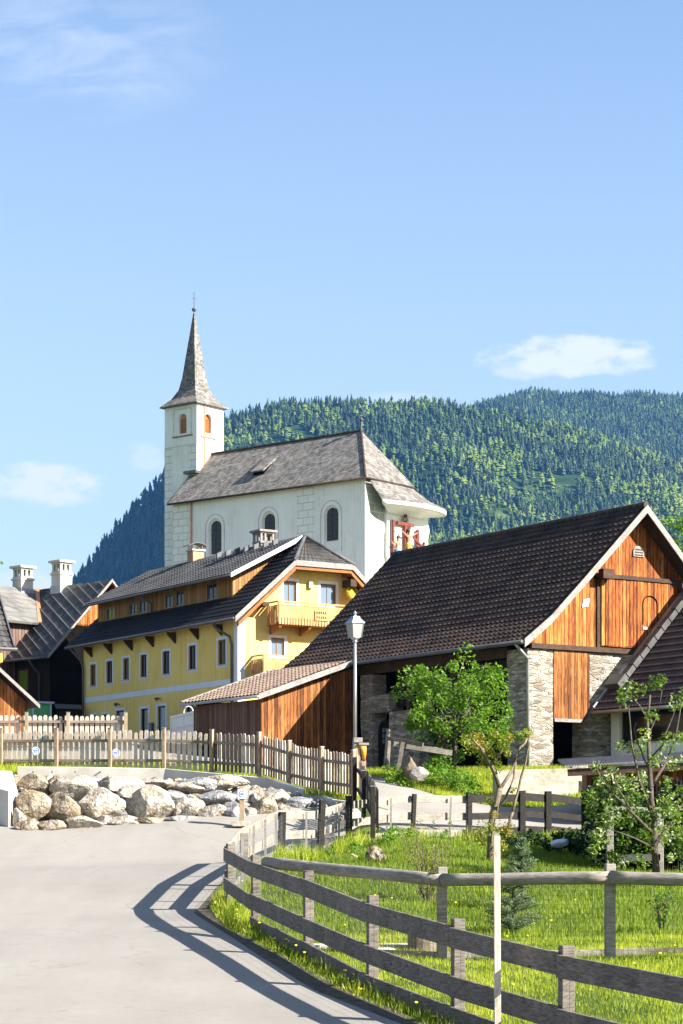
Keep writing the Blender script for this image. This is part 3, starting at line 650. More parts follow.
# dark interior and the shaded long side
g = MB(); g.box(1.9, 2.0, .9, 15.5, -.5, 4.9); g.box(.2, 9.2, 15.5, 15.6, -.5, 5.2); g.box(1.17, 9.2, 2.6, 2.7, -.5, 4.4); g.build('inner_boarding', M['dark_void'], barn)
g = MB(); g.box(-.02, .22, 1.18, 15.5, 4.12, 4.5); g.box(.02, .2, 4.5, 4.72, 0, 4.12); g.box(.02, .2, 7.4, 7.6, 0, 4.12); g.build('wall_plate', M['beam'], barn)
m = MB(); rough_box(m, 0, .7, 9.95, 10.75, -.5, 4.1, seed=5); rough_box(m, 0, .7, 6.7, 8.75, -.5, 2.55, seed=6); rough_box(m, .0, .7, 8.76, 9.94, 2.55, 3.25, seed=8); m.build('stone_wall', M['stone_wall'], barn)
g = MB(); g.box(.3, .5, 1.18, 8.7, 2.75, 4.1); g.build('loft_boards', M['dark_wood'], barn)
pl = [(8.78, -.3), (9.92, -.3), (9.92, 1.9)]+[(9.35+.57*math.cos(math.pi*k/8), 1.9+.4*math.sin(math.pi*k/8)) for k in range(1, 8)]+[(8.78, 1.9)]
g = MB(); g.prism(pl, 'x', .28, .34); dr = g.build('door', M['dark_wood'], barn)
for i in range(3):
    for j in range(3):
        g = MB(); g.box(.26, .279, 9.06+.2*i, 9.2+.2*i, 1.35+.22*j, 1.51+.22*j); g.build('door_pane', M['glass_sky'], dr)
# ------------------------------------------------------------------ lean-to shed against the barn
lean = empty('lean_to_shed', B.w(-4.6, 10.8, 0), B.ang, 'low plank lean-to shed with brown corrugated tile roof against the barn end', 'shed')
def LL(x, y, z): return (x+4.6, y-10.8, z)
r = MB(); r.slab([LL(-4.95, 10.35, 3.12), LL(-4.95, 16.4, 3.12), LL(-.55, 16.4, 4.66), LL(-.55, 10.35, 4.66)], .10, 1)
tiles(r, LL(-4.97, 10.4, 3.13), LL(-4.97, 16.38, 3.13), LL(-.57, 16.38, 4.67), LL(-.57, 10.4, 4.67), 22, 13, lift=.045, wave=.03)
rf = r.build('roof', [M['tile_grey'], M['beam']], lean)
g = MB(); g.prism([(LL(-5.02, 0, 0)[0], 3.16), (4.1, 4.72), (4.1, 4.50), (LL(-5.02, 0, 0)[0], 2.94)], 'y', LL(0, 10.29, 0)[1], LL(0, 10.35, 0)[1]); g.build('bargeboard', M['fascia'], rf)
g = MB(); g.prism([(LL(-5.02, 0, 0)[0], 3.22), (4.1, 4.78), (4.1, 4.70), (LL(-5.02, 0, 0)[0], 3.14)], 'y', LL(0, 16.40, 0)[1], LL(0, 16.5, 0)[1]); g.build('bargeboard', M['fascia'], rf)
g = MB(); g.tube([LL(-5.06, 10.3, 3.05), LL(-5.06, 16.4, 3.05)], .06, 8); g.build('gutter', M['metal_light'], lean, smooth=True)
g = MB(); g.prism([(0, -.4), (4.5, -.4), (4.5, 4.45), (0, 3.02)], 'y', 0, .1); g.build('front_planks', M['red_wood'], lean)
g = MB(); g.box(-.02, .08, .11, 5.3, 1.35, 3.0); g.build('side_planks', M['grey_wood_wall'], lean)
g = MB(); g.box(.06, .12, .11, 3.6, -.4, 1.34); g.box(0.1, 4.5, 5.2, 5.3, -.4, 3.2); g.build('lower_planks', M['grey_wood_wall'], lean)
# ------------------------------------------------------------------ annex with the dark tiled roof on the right
ax0 = B.w(3.75, -.12, 0)
annex = empty('farm_annex', ax0, B.ang, 'white walled farm annex with brown tiled roof in front of the orange barn gable', 'annex')
def AL(x, y, z): return (x-3.75, y+.12, z)
sl_ = 1.045; EX, EZ = 2.9, 2.22; RX = 9.4; RZ = EZ+(RX-EX)*sl_; AY1 = -7.4
r = MB(); r.slab([AL(EX, -.14, EZ), AL(EX, AY1, EZ), AL(RX, AY1, RZ), AL(RX, -.14, RZ)], .12, 1)
r.slab([AL(2*RX-EX, -.14, EZ), AL(2*RX-EX, AY1, EZ), AL(RX, AY1, RZ), AL(RX, -.14, RZ)], .12, 1)
tiles(r, AL(EX-.02, -.16, EZ+.01), AL(EX-.02, AY1, EZ+.01), AL(RX, AY1, RZ+.01), AL(RX, -.16, RZ+.01), 46, 26, lift=.05, wave=.025)
rf = r.build('roof', [M['tile_annex'], M['beam']], annex)
g = MB(); n_ = Vector((-sl_, 0, 1)).normalized()
def up_(x, y, h): z = EZ+(x-EX)*sl_; v = Vector(AL(x, y, z))+n_*h; return v
def strip(mb, xa, xb, ya, yb, h0, h1):
    mb.add([up_(xa, ya, h0), up_(xb, ya, h0), up_(xb, yb, h0), up_(xa, yb, h0), up_(xa, ya, h1), up_(xb, ya, h1), up_(xb, yb, h1), up_(xa, yb, h1)], [(0,3,2,1),(4,5,6,7),(0,1,5,4),(1,2,6,5),(2,3,7,6),(3,0,4,7)])
strip(g, 4.0, RX, -.62, -.15, .09, .13); strip(g, 4.0, RX, -.68, -.62, .09, .26); strip(g, EX+.05, 4.0, -.22, -.15, .05, .14); g.build('verge_gutter', M['metal_light'], rf)
g = MB()
k = 0
while 4.0+k*.34 < RX: strip(g, 4.0+k*.34, 4.0+k*.34+.31, -.98, -.685, .10, .30+.02*(k % 2)); k += 1
g.build('verge_caps', M['tile_slate'], rf)
g = MB(); strip(g, 3.62, 3.99, -.95, -.16, .05, .32); g.build('gutter_box', M['metal_dark'], rf)
g = MB(); g.tube([AL(EX-.08, -.2, EZ-.08), AL(EX-.08, AY1, EZ-.08)], .07, 8); g.build('gutter', M['metal_light'], annex, smooth=True)
w0 = MB(); w0.box(0, 11, AL(0, AY1+.6, 0)[1], -.03, -2.2, 2.9); body = w0.build('wall', M['plaster_white'], annex)
y0, y1, z0, z1 = B.rect(619.5, 712, 700, 742, 'x', 3.75)
zt, zb = EZ-.0, B.on(640, 742, 'x', 3.75)[2]
c = MB(); c.box(-.3, .25, y0+.12, y1+.12, zb, zt+.3); cut(body, c)
f = window(annex, 'x', 0, y0+.12, y1+.12, zb, zt+.3, M['beam'], M['glass'], fw=.08, depth=.2, mull=0)
# ------------------------------------------------------------------ yellow house
Y = Fr(238, 100, 32.6, 6.6)
house = empty('yellow_house', Y.loc, Y.ang, 'yellow rendered three storey house with half hipped black roof and wooden balconies', 'house')
dz = .7
EAV = 4.83+dz; s_ = .872
def rz(x): return EAV+(x+.6)*s_ if x < 4.13 else EAV+(4.73)*s_-(x-4.13)*s_
RIDGE = rz(4.13); HZ0 = rz(2.55)
bd = MB(); bd.prism([(0, -1.5), (8.26, -1.5), (8.26, rz(8.26)-.3), (5.6, rz(5.6)-.3), (5.6, HZ0-.28), (2.66, HZ0-.28), (0, rz(0)-.25)], 'y', 0, 15.95)
body = bd.build('wall', M['plaster_yellow'], house)
wins = []; cuts = MB()
up7 = [(92.9,675.2,8.9,24),(109.4,672,9.2,24),(126,669,9.2,24),(143.5,665.9,9.6,24.5),(166.1,662.6,10.2,25),(192.2,657.4,10.4,26),(221.9,652.2,11,27)]
for px, py, w, h in up7: wins.append(('x', px-w/2+1.6, py-h/2+1.6, px+w/2-1.6, py+h/2-1.6, M['glass'], 1))
low = [(93, 719, 9, 10), (105.5, 718, 9, 10)]
for px, py, w, h in low: wins.append(('x', px-w/2+1.5, py-h/2+1.6, px+w/2-1.5, py+h/2+10, M['glass_sky'], 1))
wins.append(('x', 116, 711, 124, 738, M['glass_sky'], 0)); wins.append(('x', 140.8, 709, 148, 738, M['glass'], 0)); wins.append(('x', 157.5, 706.5, 165.5, 738, M['glass_sky'], 0)); wins.append(('x', 186, 704, 194, 720, M['glass'], 1))
gw = [('y', 283.5, 580.5, 296.5, 604, M['glass_sky'], 1), ('y', 320.5, 583.5, 336, 606, M['glass_sky'], 1), ('y', 271, 637.5, 284.5, 657, M['glass_sky'], 1)]
rects = []
for ax, a, b_, c_, d_, gm, mu in wins+gw:
    u0, u1, z0, z1 = Y.rect(a, b_, c_, d_, ax, 0); rects.append((ax, u0, u1, z0, z1, gm, mu)); recess(cuts, ax, 0, u0, u1, z0, z1, .14)
cut(body, cuts)
for i, (ax, u0, u1, z0, z1, gm, mu) in enumerate(rects):
    fm = M['pale_wood'] if (i in (0, 2, 6) or ax == 'y') else M['beam']
    window(house, ax, 0, u0, u1, z0, z1, fm, gm, fw=.06, depth=.13, surround=M['trim_blue'] if ax == 'x' else M['trim_white'], sw=.13, mull=mu, sill=(i < 7))
za, zb2 = Y.on(90, 700.2, 'x', 0)[2], Y.on(90, 705.2, 'x', 0)[2]
zc, zd = Y.on(233, 675.2, 'x', 0)[2], Y.on(233, 680.8, 'x', 0)[2]; zt_, zb_ = (za+zc)/2, (zb2+zd)/2
g = MB(); g.box(-.014, -.001, .38, 15.9, zb_, zt_); g.build('string_course', M['trim_blue'], house)
g = MB(); g.box(-.016, .36, -.016, -.001, -1.2, EAV+.35); g.box(-.016, -.001, -.0005, .36, -1.2, EAV+.2); g.build('corner_trim', M['trim_white'], house)
for k in range(7):
    y = 1.4+k*2.25; g = MB(); g.prism([(-.02, EAV-.1), (-.45, EAV-.1), (-.45, EAV-.2), (-.02, EAV-.62)], 'y', y, y+.14); g.build('eave_bracket', M['beam'], house)
# roofs
YA, YB = -.8, 16.7
r = MB()
r.slab([(-.6, YA, EAV), (-.6, YB, EAV), (2.55, YB, HZ0), (2.55, YA, HZ0)], .12, 1)
r.slab([(2.55, YA, HZ0), (2.55, YB, HZ0), (4.13, YB, RIDGE), (4.13, .9, RIDGE)], .12, 1)
r.slab([(8.86, YA, EAV), (8.86, YB, EAV), (5.71, YB, HZ0), (5.71, YA, HZ0)], .12, 1)
r.slab([(5.71, YA, HZ0), (5.71, YB, HZ0), (4.13, YB, RIDGE), (4.13, .9, RIDGE)], .12, 1)
r.slab([(2.55, YA, HZ0), (5.71, YA, HZ0), (4.13, .9, RIDGE)], .12, 1)
tiles(r, (-.62, YA+.03, EAV+.01), (-.62, YB-.03, EAV+.01), (2.55, YB-.03, HZ0+.01), (2.55, YA+.03, HZ0+.01), 62, 12, lift=.05, wave=.024)
tiles(r, (2.55, YA+.03, HZ0+.01), (2.55, YB-.03, HZ0+.01), (4.13, YB-.03, RIDGE+.01), (4.13, .93, RIDGE+.01), 62, 6, lift=.05, wave=.024)
tiles(r, (2.55, YA-.01, HZ0+.01), (5.71, YA-.01, HZ0+.01), (4.14, .9, RIDGE+.01), (4.12, .9, RIDGE+.01), 12, 7, lift=.05, wave=.024, mi=2)
rf = r.build('roof', [M['tile_black'], M['soffit'], M['tile_slate']], house)
g = MB(); g.tube([(2.5, YA-.04, HZ0+.05), (4.13, .9, RIDGE+.08)], .085, 8); g.tube([(5.76, YA-.04, HZ0+.05), (4.13, .9, RIDGE+.08)], .085, 8); g.tube([(4.13, .9, RIDGE+.08), (4.13, YB, RIDGE+.08)], .085, 8)
g.build('ridge_tiles', M['tile_slate'], rf, smooth=True)
g = MB()
P2 = [(-.62, EAV), (2.55, HZ0)]; P3 = [(5.71, HZ0), (8.88, EAV)]
for pr in (P2, P3): g.prism([(pr[0][0], pr[0][1]+.05), (pr[1][0], pr[1][1]+.05), (pr[1][0], pr[1][1]-.22), (pr[0][0], pr[0][1]-.22)], 'y', YA-.05, YA-.002)
g.box(2.55, 5.71, YA-.05, YA-.002, HZ0-.2, HZ0+.05); g.build('bargeboard', M['fascia'], rf)
g = MB()
for pr in (P2, P3): g.prism([(pr[0][0]+.2, pr[0][1]-.19), (pr[1][0]+.05, pr[1][1]-.22), (pr[1][0]+.05, pr[1][1]-.42), (pr[0][0]+.2, pr[0][1]-.40)] if pr is P2 else [(pr[0][0]-.05, pr[0][1]-.22), (pr[1][0]-.2, pr[1][1]-.19), (pr[1][0]-.2, pr[1][1]-.40), (pr[0][0]-.05, pr[0][1]-.42)], 'y', YA+.02, YA+.14)
g.box(2.6, 5.66, YA+.02, YA+.14, HZ0-.36, HZ0-.21); g.box(2.5, 2.66, YA+.14, 0, HZ0-.45, HZ0-.25); g.box(5.6, 5.76, YA+.14, 0, HZ0-.45, HZ0-.25); g.build('verge_rafter', M['soffit'], rf)
g = MB(); g.box(5.62, 5.95, -.75, -.003, HZ0-.95, HZ0-.62); g.build('purlin_end', M['beam'], house)
g = MB(); g.box(.9, 1.25, -.7, -.003, 6.0+dz-.55, 6.18+dz-.55); g.build('purlin_end', M['beam'], house)
g = MB(); g.tube([(-.68, YA, EAV-.06), (-.68, YB, EAV-.06)], .075, 8); g.build('gutter', M['metal_dark'], house, smooth=True)
g = MB(); g.tube([(-.66, 1.0, EAV-.1), (-.62, .95, EAV-.35), (-.15, .5, EAV-.75), (-.1, .42, EAV-1.1), (-.1, .42, -1)], .06, 8); g.build('downspout', M['metal_dark'], house, smooth=True)
g = MB(); g.tube([(-.66, 16.2, EAV-.1), (-.15, 16.0, EAV-.7), (-.1, 15.8, EAV-1.1), (-.1, 15.8, -1)], .06, 8); g.build('downspout', M['metal_dark'], house, smooth=True)
# long wooden dormer
dorm_z = rz(.8)+.02; dtop = Y.on(97, 592, 'x', .3)[2]
DE = 7.02+dz
d = MB(); d.prism([(.8, dorm_z-.1), (.8, DE+.16), (3.9, RIDGE-.10), (4.1, RIDGE-.15), (4.1, dorm_z-.1)], 'y', 1.9, 15.9)
dm = d.build('dormer', M['pale_wood'], house)
dc = MB(); drects = []
for x0_, y0_, x1_, y1_ in ((107.3,608.5,114.5,624.5),(129.8,604.3,136.8,619.8),(139.3,600.8,147,616.5),(165,595.2,172.6,611.6),(176,592,184,608.4),(207.2,584.6,216.6,601.8)):
    u0, u1, z0, z1 = Y.rect(x0_, y0_, x1_, y1_, 'x', .8); z0 = max(z0, dorm_z+.08); z1 = min(z1, DE-.02)
    drects.append((u0, u1, z0, z1)); recess(dc, 'x', .8, u0, u1, z0, z1, .1)
cut(dm, dc)
for j, (u0, u1, z0, z1) in enumerate(drects):
    window(dm, 'x', .8, u0, u1, z0, z1, M['metal_dark'], M['glass_green'] if j in (0,) else M['glass'], fw=.06, depth=.09, mull=1, sill=False)
DA, DB = .95, 16.3
q = MB(); q.slab([(.2, DA, DE), (.2, DB, DE), (4.05, DB, RIDGE+.09), (4.05, DA, RIDGE+.09)], .12, 1)
tiles(q, (.18, DA+.03, DE+.01), (.18, DB-.03, DE+.01), (4.05, DB-.03, RIDGE+.10), (4.05, DA+.03, RIDGE+.10), 56, 13, lift=.045, wave=.022)
dr = q.build('dormer_roof', [M['tile_slate'], M['beam']], dm)
g = MB(); g.prism([(.15, DE+.05), (4.0, RIDGE+.13), (4.0, RIDGE-.10), (.15, DE-.16)], 'y', DA-.05, DA-.002); g.build('bargeboard', M['metal_light'], dr)
g = MB(); g.tube([(.12, DA, DE-.07), (.12, DB, DE-.07)], .06, 8); g.tube([(.12, 9.9, DE-.1), (.3, 9.9, DE-.3), (.7, 9.8, DE-.5), (.72, 9.8, dorm_z)], .045, 6); g.build('gutter', M['metal_dark'], dm, smooth=True)
for k in range(7):
    g = MB(); g.prism([(3.2, RIDGE-.25), (3.45, RIDGE-.13), (3.45, RIDGE+.1), (3.2, RIDGE-.02)], 'y', 2.2+k*.9, 2.35+k*.9); g.build('snow_guard', M['metal_dark'], dr)
# balconies
def balcony(x0, x1, zf, zt, name, label, panel=True):
    b = MB(); b.box(x0, x1, -.92, -.003, zf, zf+.1)
    for xx in [x0+.1+(x1-x0-.3)*k/3 for k in range(4)]: b.prism([(-.9, zf-.005), (-.002, zf-.005), (-.002, zf-.38), (-.25, zf-.3), (-.85, zf-.13)], 'x', xx, xx+.14)
    o = b.build(name, M['soffit'], house); o['label'] = label
    g = MB(); g.box(x0-.04, x1+.04, -1.0, -.88, zt-.09, zt-.02); g.box(x0-.04, x0+.06, -.88, -.003, zt-.09, zt-.02); g.box(x0, x1, -.965, -.915, zf+.12, zf+.2); g.box(x0, x1, -.965, -.915, zt-.24, zt-.17)
    for xx in (x0, (x0+x1)/2, x1-.09): g.box(xx, xx+.09, -.975, -.895, zf+.1, zt-.09)
    g.build('railing', M['balcony_wood'], o)
    g = MB(); n = int((x1-x0)/.15)
    for k in range(n):
        xx = x0+.03+k*(x1-x0)/n; g.box(xx, xx+.105, -.995, -.967, zf+.02, zt-.2)
    for k in range(6): g.box(x0-.02, x0+.008, -.86+k*.145, -.86+k*.145+.11, zf+.02, zt-.2)
    g.build('balusters', M['balcony_wood'], o); return o
bal = balcony(1.55, 6.6, 4.62+dz, 5.72+dz, 'balcony', 'upper balcony with a carved wooden board on its railing')
a = Y.on(314.5, 610.5, 'y', -1.0); b = Y.on(327.5, 621.5, 'y', -1.0)
g = MB(); g.box(a[0], b[0], -1.045, -1.0, min(a[2], b[2]), max(a[2], b[2])); sg = g.build('carved_board', M['balcony_wood'], bal, bevel=.02)
g = MB()
for rr_ in range(2):
    for k in range(5):
        xx = a[0]+.08+k*(b[0]-a[0]-.12)/5; zz = b[2]+.1+rr_*.22; g.box(xx, xx+.06, -1.053, -1.046, zz, zz+.1)
g.build('carving', M['beam'], sg)
bal2 = balcony(.75, 6.6, 2.2+dz, 3.24+dz, 'balcony', 'lower balcony half hidden behind the lean-to roof')
g = MB(); g.box(.83, .9, -.9, -.3, 2.3+dz, 2.95+dz); g.build('flower_box', M['copper'], bal2)
a = Y.on(346, 595, 'y', 0)
g = MB(); g.lathe((0, 0, 0), [(.02, -.0), (.2, .02), (.33, .07), (.36, .11), (.33, .09), (.2, .05), (.02, .03)], 20); g.tube([(0, 0, 0), (0, .0, -.35)], .03, 6)
ds = g.build('satellite_dish', M['yellow_metal'], house, smooth=True); ds.location = (a[0], -.38, a[2]); ds.rotation_euler = (R(78), 0, R(12))
a = Y.on(309.5, 585, 'y', 0); g = MB(); g.box(a[0]-.11, a[0]+.11, -.16, -.003, a[2]-.17, a[2]+.17); g.build('wall_lamp', M['metal_light'], house, bevel=.02)
for px, py in ((119.5, 704.5), (160.3, 699)):
    a = Y.on(px, py, 'x', 0); g = MB(); g.tube([(-.0, a[1], a[2]), (-.18, a[1], a[2]+.04), (-.24, a[1], a[2]-.04)], [.03, .05, .12], 8); g.build('wall_lamp', M['metal_dark'], house, smooth=True)
a = Y.on(152.5, 727, 'x', 0); g = MB(); g.box(-.14, -.002, a[1]-.15, a[1]+.15, a[2]-.2, a[2]+.2); g.build('letter_box', M['metal_dark'], house)
# chimneys of the yellow house
def small_chimney(parent, x, y, z0, z1, w, body_m, kind):
    c = MB(); c.box(x-w/2, x+w/2, y-w/2, y+w/2, z0, z1); o = c.build('chimney', body_m, parent)
    if kind == 'hat':
        h = MB(); h.box(x-w*.62, x+w*.62, y-w*.62, y+w*.62, z1, z1+.07); h.build('chimney_cap', M['concrete'], o)
        h = MB()
        for sx in (-1, 1):
            for sy in (-1, 1): h.box(x+sx*w*.4-.02, x+sx*w*.4+.02, y+sy*w*.4-.02, y+sy*w*.4+.02, z1+.07, z1+.28)
        h.prism([(x-w*.85+w*1.7*k/8, z1+.27+.16*math.sin(math.pi*k/8)) for k in range(9)]+[(x+w*.85-w*1.7*k/8, z1+.24+.16*math.sin(math.pi*k/8)) for k in range(9)], 'y', y-w*.55, y+w*.55)
        h.build('chimney_hood', M['metal_dark'], o)
    else:
        t = MB(); t.box(x-w*.6, x+w*.6, y-w*.6, y+w*.6, z1, z1+.09)
        for i in range(4):
            for j in range(4):
                if i in (1, 2) and j in (1, 2): continue
                xx = x-w*.5+w*i/3; yy = y-w*.5+w*j/3; t.box(xx-.05, xx+.05, yy-.05, yy+.05, z1+.09, z1+.47) if (i in (0, 3) and j in (0, 3)) or (i == 1 and j in (0, 3)) or (j == 1 and i in (0, 3)) else None
        t.box(x-w*.62, x+w*.62, y-w*.62, y+w*.62, z1+.47, z1+.54); t.box(x-w*.75, x+w*.75, y-w*.75, y+w*.75, z1+.54, z1+.64)
        t.build('chimney_head', M['fascia'] if kind == 'grey' else M['concrete'], o)
    return o
a = Y.on(195.5, 556, 'x', 4.13); small_chimney(house, 4.13, a[1], RIDGE-.3, Y.on(195.5, 551.5, 'x', 4.13)[2], .62, M['brick_terra'], 'hat')
a = Y.on(263.5, 545, 'x', 4.13); small_chimney(house, 4.13, a[1], RIDGE-.3, Y.on(263.5, 544, 'x', 4.13)[2], .66, M['fascia'], 'grey')
# ------------------------------------------------------------------ church
poly_sheet('church_bounce_sheet', [(-3+17*math.cos(2*math.pi*k/24), 192+20*math.sin(2*math.pi*k/24)) for k in range(24)], M['path'], .05, step=2.5)  # unseen pale sheet, added to keep green bounce off the church walls
C = Fr(365, 180, 50.9, 22.0)
church = empty('church', C.loc, C.ang, 'white village church with wood shingled roof and pointed bell tower on the hill', 'church')
CW, CL = 8.3, 21.6; EZc, RZc, RXc = 10.1, 14.95, 4.15
def arch(u, z0, zs, w, n=10):
    return [(u-w/2, z0), (u+w/2, z0), (u+w/2, zs)]+[(u+w/2*math.cos(math.pi*k/n), zs+w/2*math.sin(math.pi*k/n)) for k in range(1, n)]+[(u-w/2, zs)]
nb = MB(); nb.prism([(0, 0), (5.9, 0), (8.3, 2.6), (8.3, CL), (0, CL)], 'z', -6, EZc-.05); nave = nb.build('nave_wall', M['plaster_white'], church)
cuts = MB(); warr = []
for px, pt, pb, wid in ((215, 520.5, 563, 1.1), (268.5, 513.5, 540, 1.1), (331.3, 507.5, 541.5, 1.15)):
    t_ = C.on(px, pt, 'x', 0); b_ = C.on(px, pb, 'x', 0); ht = t_[2]
    zlo = 5.3; cuts.prism(arch(t_[1], zlo-.9, ht-.55, wid+.42), 'x', -.3, .22); warr.append((t_[1], zlo, ht-.55, wid))
cut(nave, cuts)
for u, zl, zs, w in warr:
    g = MB(); g.prism(arch(u, zl-.88, zs, w+.40), 'x', .205, .215); wi = g.build('window', M['plaster_white'], church)
    g = MB(); g.prism(arch(u, zl, zs-.02, w), 'x', .13, .203); g.build('pane', M['glass'], wi)
    g = MB()
    for k in range(1, 7): g.box(.11, .129, u-w/2, u+w/2, zl+k*.42, zl+k*.42+.035)
    g.box(.11, .129, u-.02, u+.02, zl, zs+w/2-.02); g.build('lead_bars', M['beam'], wi)
    g = MB(); P_ = arch(u, zl-1.2, zs, w+1.1)[2:]+[arch(u, zl-1.2, zs, w+1.1)[0]]
    pp = [(u+(w+1.1)/2, zl-1.0)]+arch(u, 0, zs, w+1.1)[2:]+[(u-(w+1.1)/2, zl-1.0)]
    for a, b in zip(pp[:-1], pp[1:]): g.bar((-.012, a[0], a[1]), (-.012, b[0], b[1]), .02, .06, (1, 0, 0))
    g.build('painted_line', M['quoin_grey'], wi)
for qa, qb in ((19.6, CL), (5.4, 7.3)):
    g = MB(); g.box(-.02, -.001, qa, qb, -4, EZc-.1); g.build('quoins', M['quoin'], church)
g = MB(); g.box(.02, 2.55, -.02, -.001, -6, EZc-.1); g.build('ashlar_painting', M['quoin_grey'], church)
g = MB(); g.tube([(-.12, 19.3, EZc-.1), (-.1, 19.3, -4)], .08, 6); g.build('downspout', M['copper'], church)
# roof
r = MB(); pk = (RXc, 3.7, RZc+.05); ev = .5
EL = [(-.5, CL+.1, EZc), (-.5, -.45, EZc), (6.1, -.45, EZc), (8.8, 2.4, EZc), (8.8, CL+.1, EZc)]
r.slab([EL[0], EL[1], pk, (RXc, CL+.1, RZc)], .16); r.slab([EL[1], EL[2], pk], .16); r.slab([EL[2], EL[3], pk], .16); r.slab([EL[3], EL[4], (RXc, CL+.1, RZc), pk], .16)
cr = r.build('nave_roof', [M['shingle']], church)
g = MB(); g.tube([pk, (RXc, 20.9, RZc+.04)], .13, 6); g.tube([EL[1], pk], .09, 6); g.build('ridge', M['beam'], cr)
g = MB(); g.tube([(-.56, CL+.1, EZc-.12), (-.56, -.5, EZc-.12)], .09, 6); g.tube([(-.5, -.5, EZc-.12), (6.1, -.5, EZc-.12)], .06, 6); g.tube([(-.58, CL+.15, EZc-.05), (2.3, CL+.15, 12.85)], .05, 6); g.build('gutter', M['beam'], cr, smooth=True)
g = MB(); g.tube([pk, (pk[0], pk[1], pk[2]+.9)], .07, 6); g.lathe((pk[0], pk[1], pk[2]+.75), [(.02, 0), (.15, .08), (.19, .2), (.12, .33), (.02, .38)], 8); g.bar((pk[0]-.25, pk[1], pk[2]+1.3), (pk[0]+.25, pk[1], pk[2]+1.3), .05, .05); g.tube([(pk[0], pk[1], pk[2]+.9), (pk[0], pk[1], pk[2]+1.5)], .03, 5); g.build('finial', M['metal_dark'], cr)
# dormer flap
a = C.on(262, 468, 'x', 1.6)
zr = lambda x: EZc+(x+.5)*(RZc-EZc)/(RXc+.5)
g = MB(); g.prism([(.9, zr(.9)+.62), (2.9, zr(2.9)+.06), (2.9, zr(2.9)-.1), (.9, zr(.9)+.5)], 'y', a[1]-.75, a[1]+.75); fl = g.build('dormer', M['shingle'], cr)
g = MB(); g.prism([(1.15, zr(1.15)), (1.15, zr(1.15)+.42), (2.6, zr(2.6)+.04)], 'y', a[1]-.62, a[1]+.62); g.build('dormer_opening', M['dark_void'], fl)
# curved canopy over the crucifixion group
inner = []; outer = []; n = 22
x0c, x1c, zt = .75, 10.0, 8.42
for k in range(n+1):
    t = k/n
    inner.append(Vector((.15+7.1*t, -.46 if t < .8 else -.46+2.2*(t-.8)/.2, EZc-.12)))
    an = math.pi*t*.86
    ox = x0c+(x1c-x0c)*(t**.92); oy = -1.15-1.15*math.sin(math.pi*min(1, t*1.05)*.93) if t < .97 else -1.2
    oy = -1.25-1.0*math.sin(math.pi*t)+1.9*max(0, t-.72)/.28*(t > .72)
    th = R(22+183*t); ox = 5.3-4.75*math.cos(th); oy = -.35-1.95*math.sin(th)
    outer.append(Vector((ox, oy, zt)))
g = MB(); vs = []; fs = []
for k in range(n+1): vs += [inner[k], inner[k].lerp(outer[k], .5)-Vector((0, 0, .12)), outer[k], outer[k]-Vector((0, 0, .1)), inner[k]-Vector((0, 0, .2))]
for k in range(n):
    for j in range(5): fs.append((k*5+j, (k+1)*5+j, (k+1)*5+(j+1) % 5, k*5+(j+1) % 5))
fs += [(0, 1, 2, 3, 4), tuple(n*5+i for i in (4, 3, 2, 1, 0))]
g.add(vs, fs); cn_ = g.build('canopy_roof', M['shingle'], church)
g = MB(); vs = []; fs = []
for k in range(n+1):
    t = k/n; o_ = outer[k]; wx = 2.62+(8.25-2.62)*t; wv = Vector((wx, -.30 if t < .9 else -.30+(t-.9)*8, 7.45)); o1 = o_-Vector((0, 0, .11)); o2 = o_-Vector((0, 0, .42)); c_ = Vector((3+(5.4-3)*t, -.3, 7.6))
    d_ = (wv-o2); oi = Vector((o2.x+d_.x*.06, o2.y+d_.y*.06, o2.z))
    mid = o2.lerp(wv, .5)+Vector((0, 0, .18)); q1 = o2.lerp(wv, .22)+Vector((0, 0, .10)); q3 = o2.lerp(wv, .8)+Vector((0, 0, .12))
    vs += [o1, o2, q1, mid, q3, wv]
for k in range(n):
    for j in range(5): fs.append((k*6+j, (k+1)*6+j, (k+1)*6+j+1, k*6+j+1))
g.add(vs, fs); 
cove = g.build('canopy_cove', M['plaster_white'], cn_, smooth=True); sm = cove.modifiers.new('thick', 'SOLIDIFY'); sm.thickness = .05
g = MB(); wav_l = [(2.6+.05*math.sin(z*2.3)+.05*math.sin(z*4.1), z) for z in np.arange(-5, 8.2, .35)]; wav_r = [(8.25+.10*math.sin(z*2.1)+.06*math.sin(z*5), z) for z in np.arange(8.0, -5, -.35)]
g.prism(wav_l+wav_r, 'y', -.29, -.002); niche = g.build('niche_wall', M['plaster_white'], church)
# tower
TX0, TX1, TY0, TY1, TZ = 2.25, 5.75, 20.8, 24.75, 19.35
tb = MB(); tb.box(TX0, TX1, TY0, TY1, -6, TZ); tw = tb.build('tower', M['plaster_white'], church)
cuts = MB()
xa = C.on(182.6, 424, 'x', TX0); xb = C.on(208.2, 424.5, 'y', TY0)
zt0 = C.on(182.6, 433.5, 'x', TX0)[2]; zt1 = C.on(182.6, 414, 'x', TX0)[2]
cuts.prism(arch(xa[1], zt0, zt1-.45, .95), 'x', TX0-.3, TX0+.35); cuts.prism(arch(xb[0], zt0, zt1-.45, .95), 'y', TY0-.3, TY0+.35); cut(tw, cuts)
g = MB(); g.prism(arch(xa[1], zt0, zt1-.46, .93), 'x', TX0+.28, TX0+.34); lw = g.build('belfry_window', M['copper'], tw)
g = MB()
for k in range(7): g.box(TX0+.22, TX0+.279, xa[1]-.45, xa[1]+.45, zt0+.08+k*.19, zt0+.16+k*.19)
g.build('louvre', M['soffit'], lw)
g = MB(); g.prism(arch(xb[0], zt0, zt1-.46, .93), 'y', TY0+.28, TY0+.34); lw = g.build('belfry_window', M['soffit'], tw)
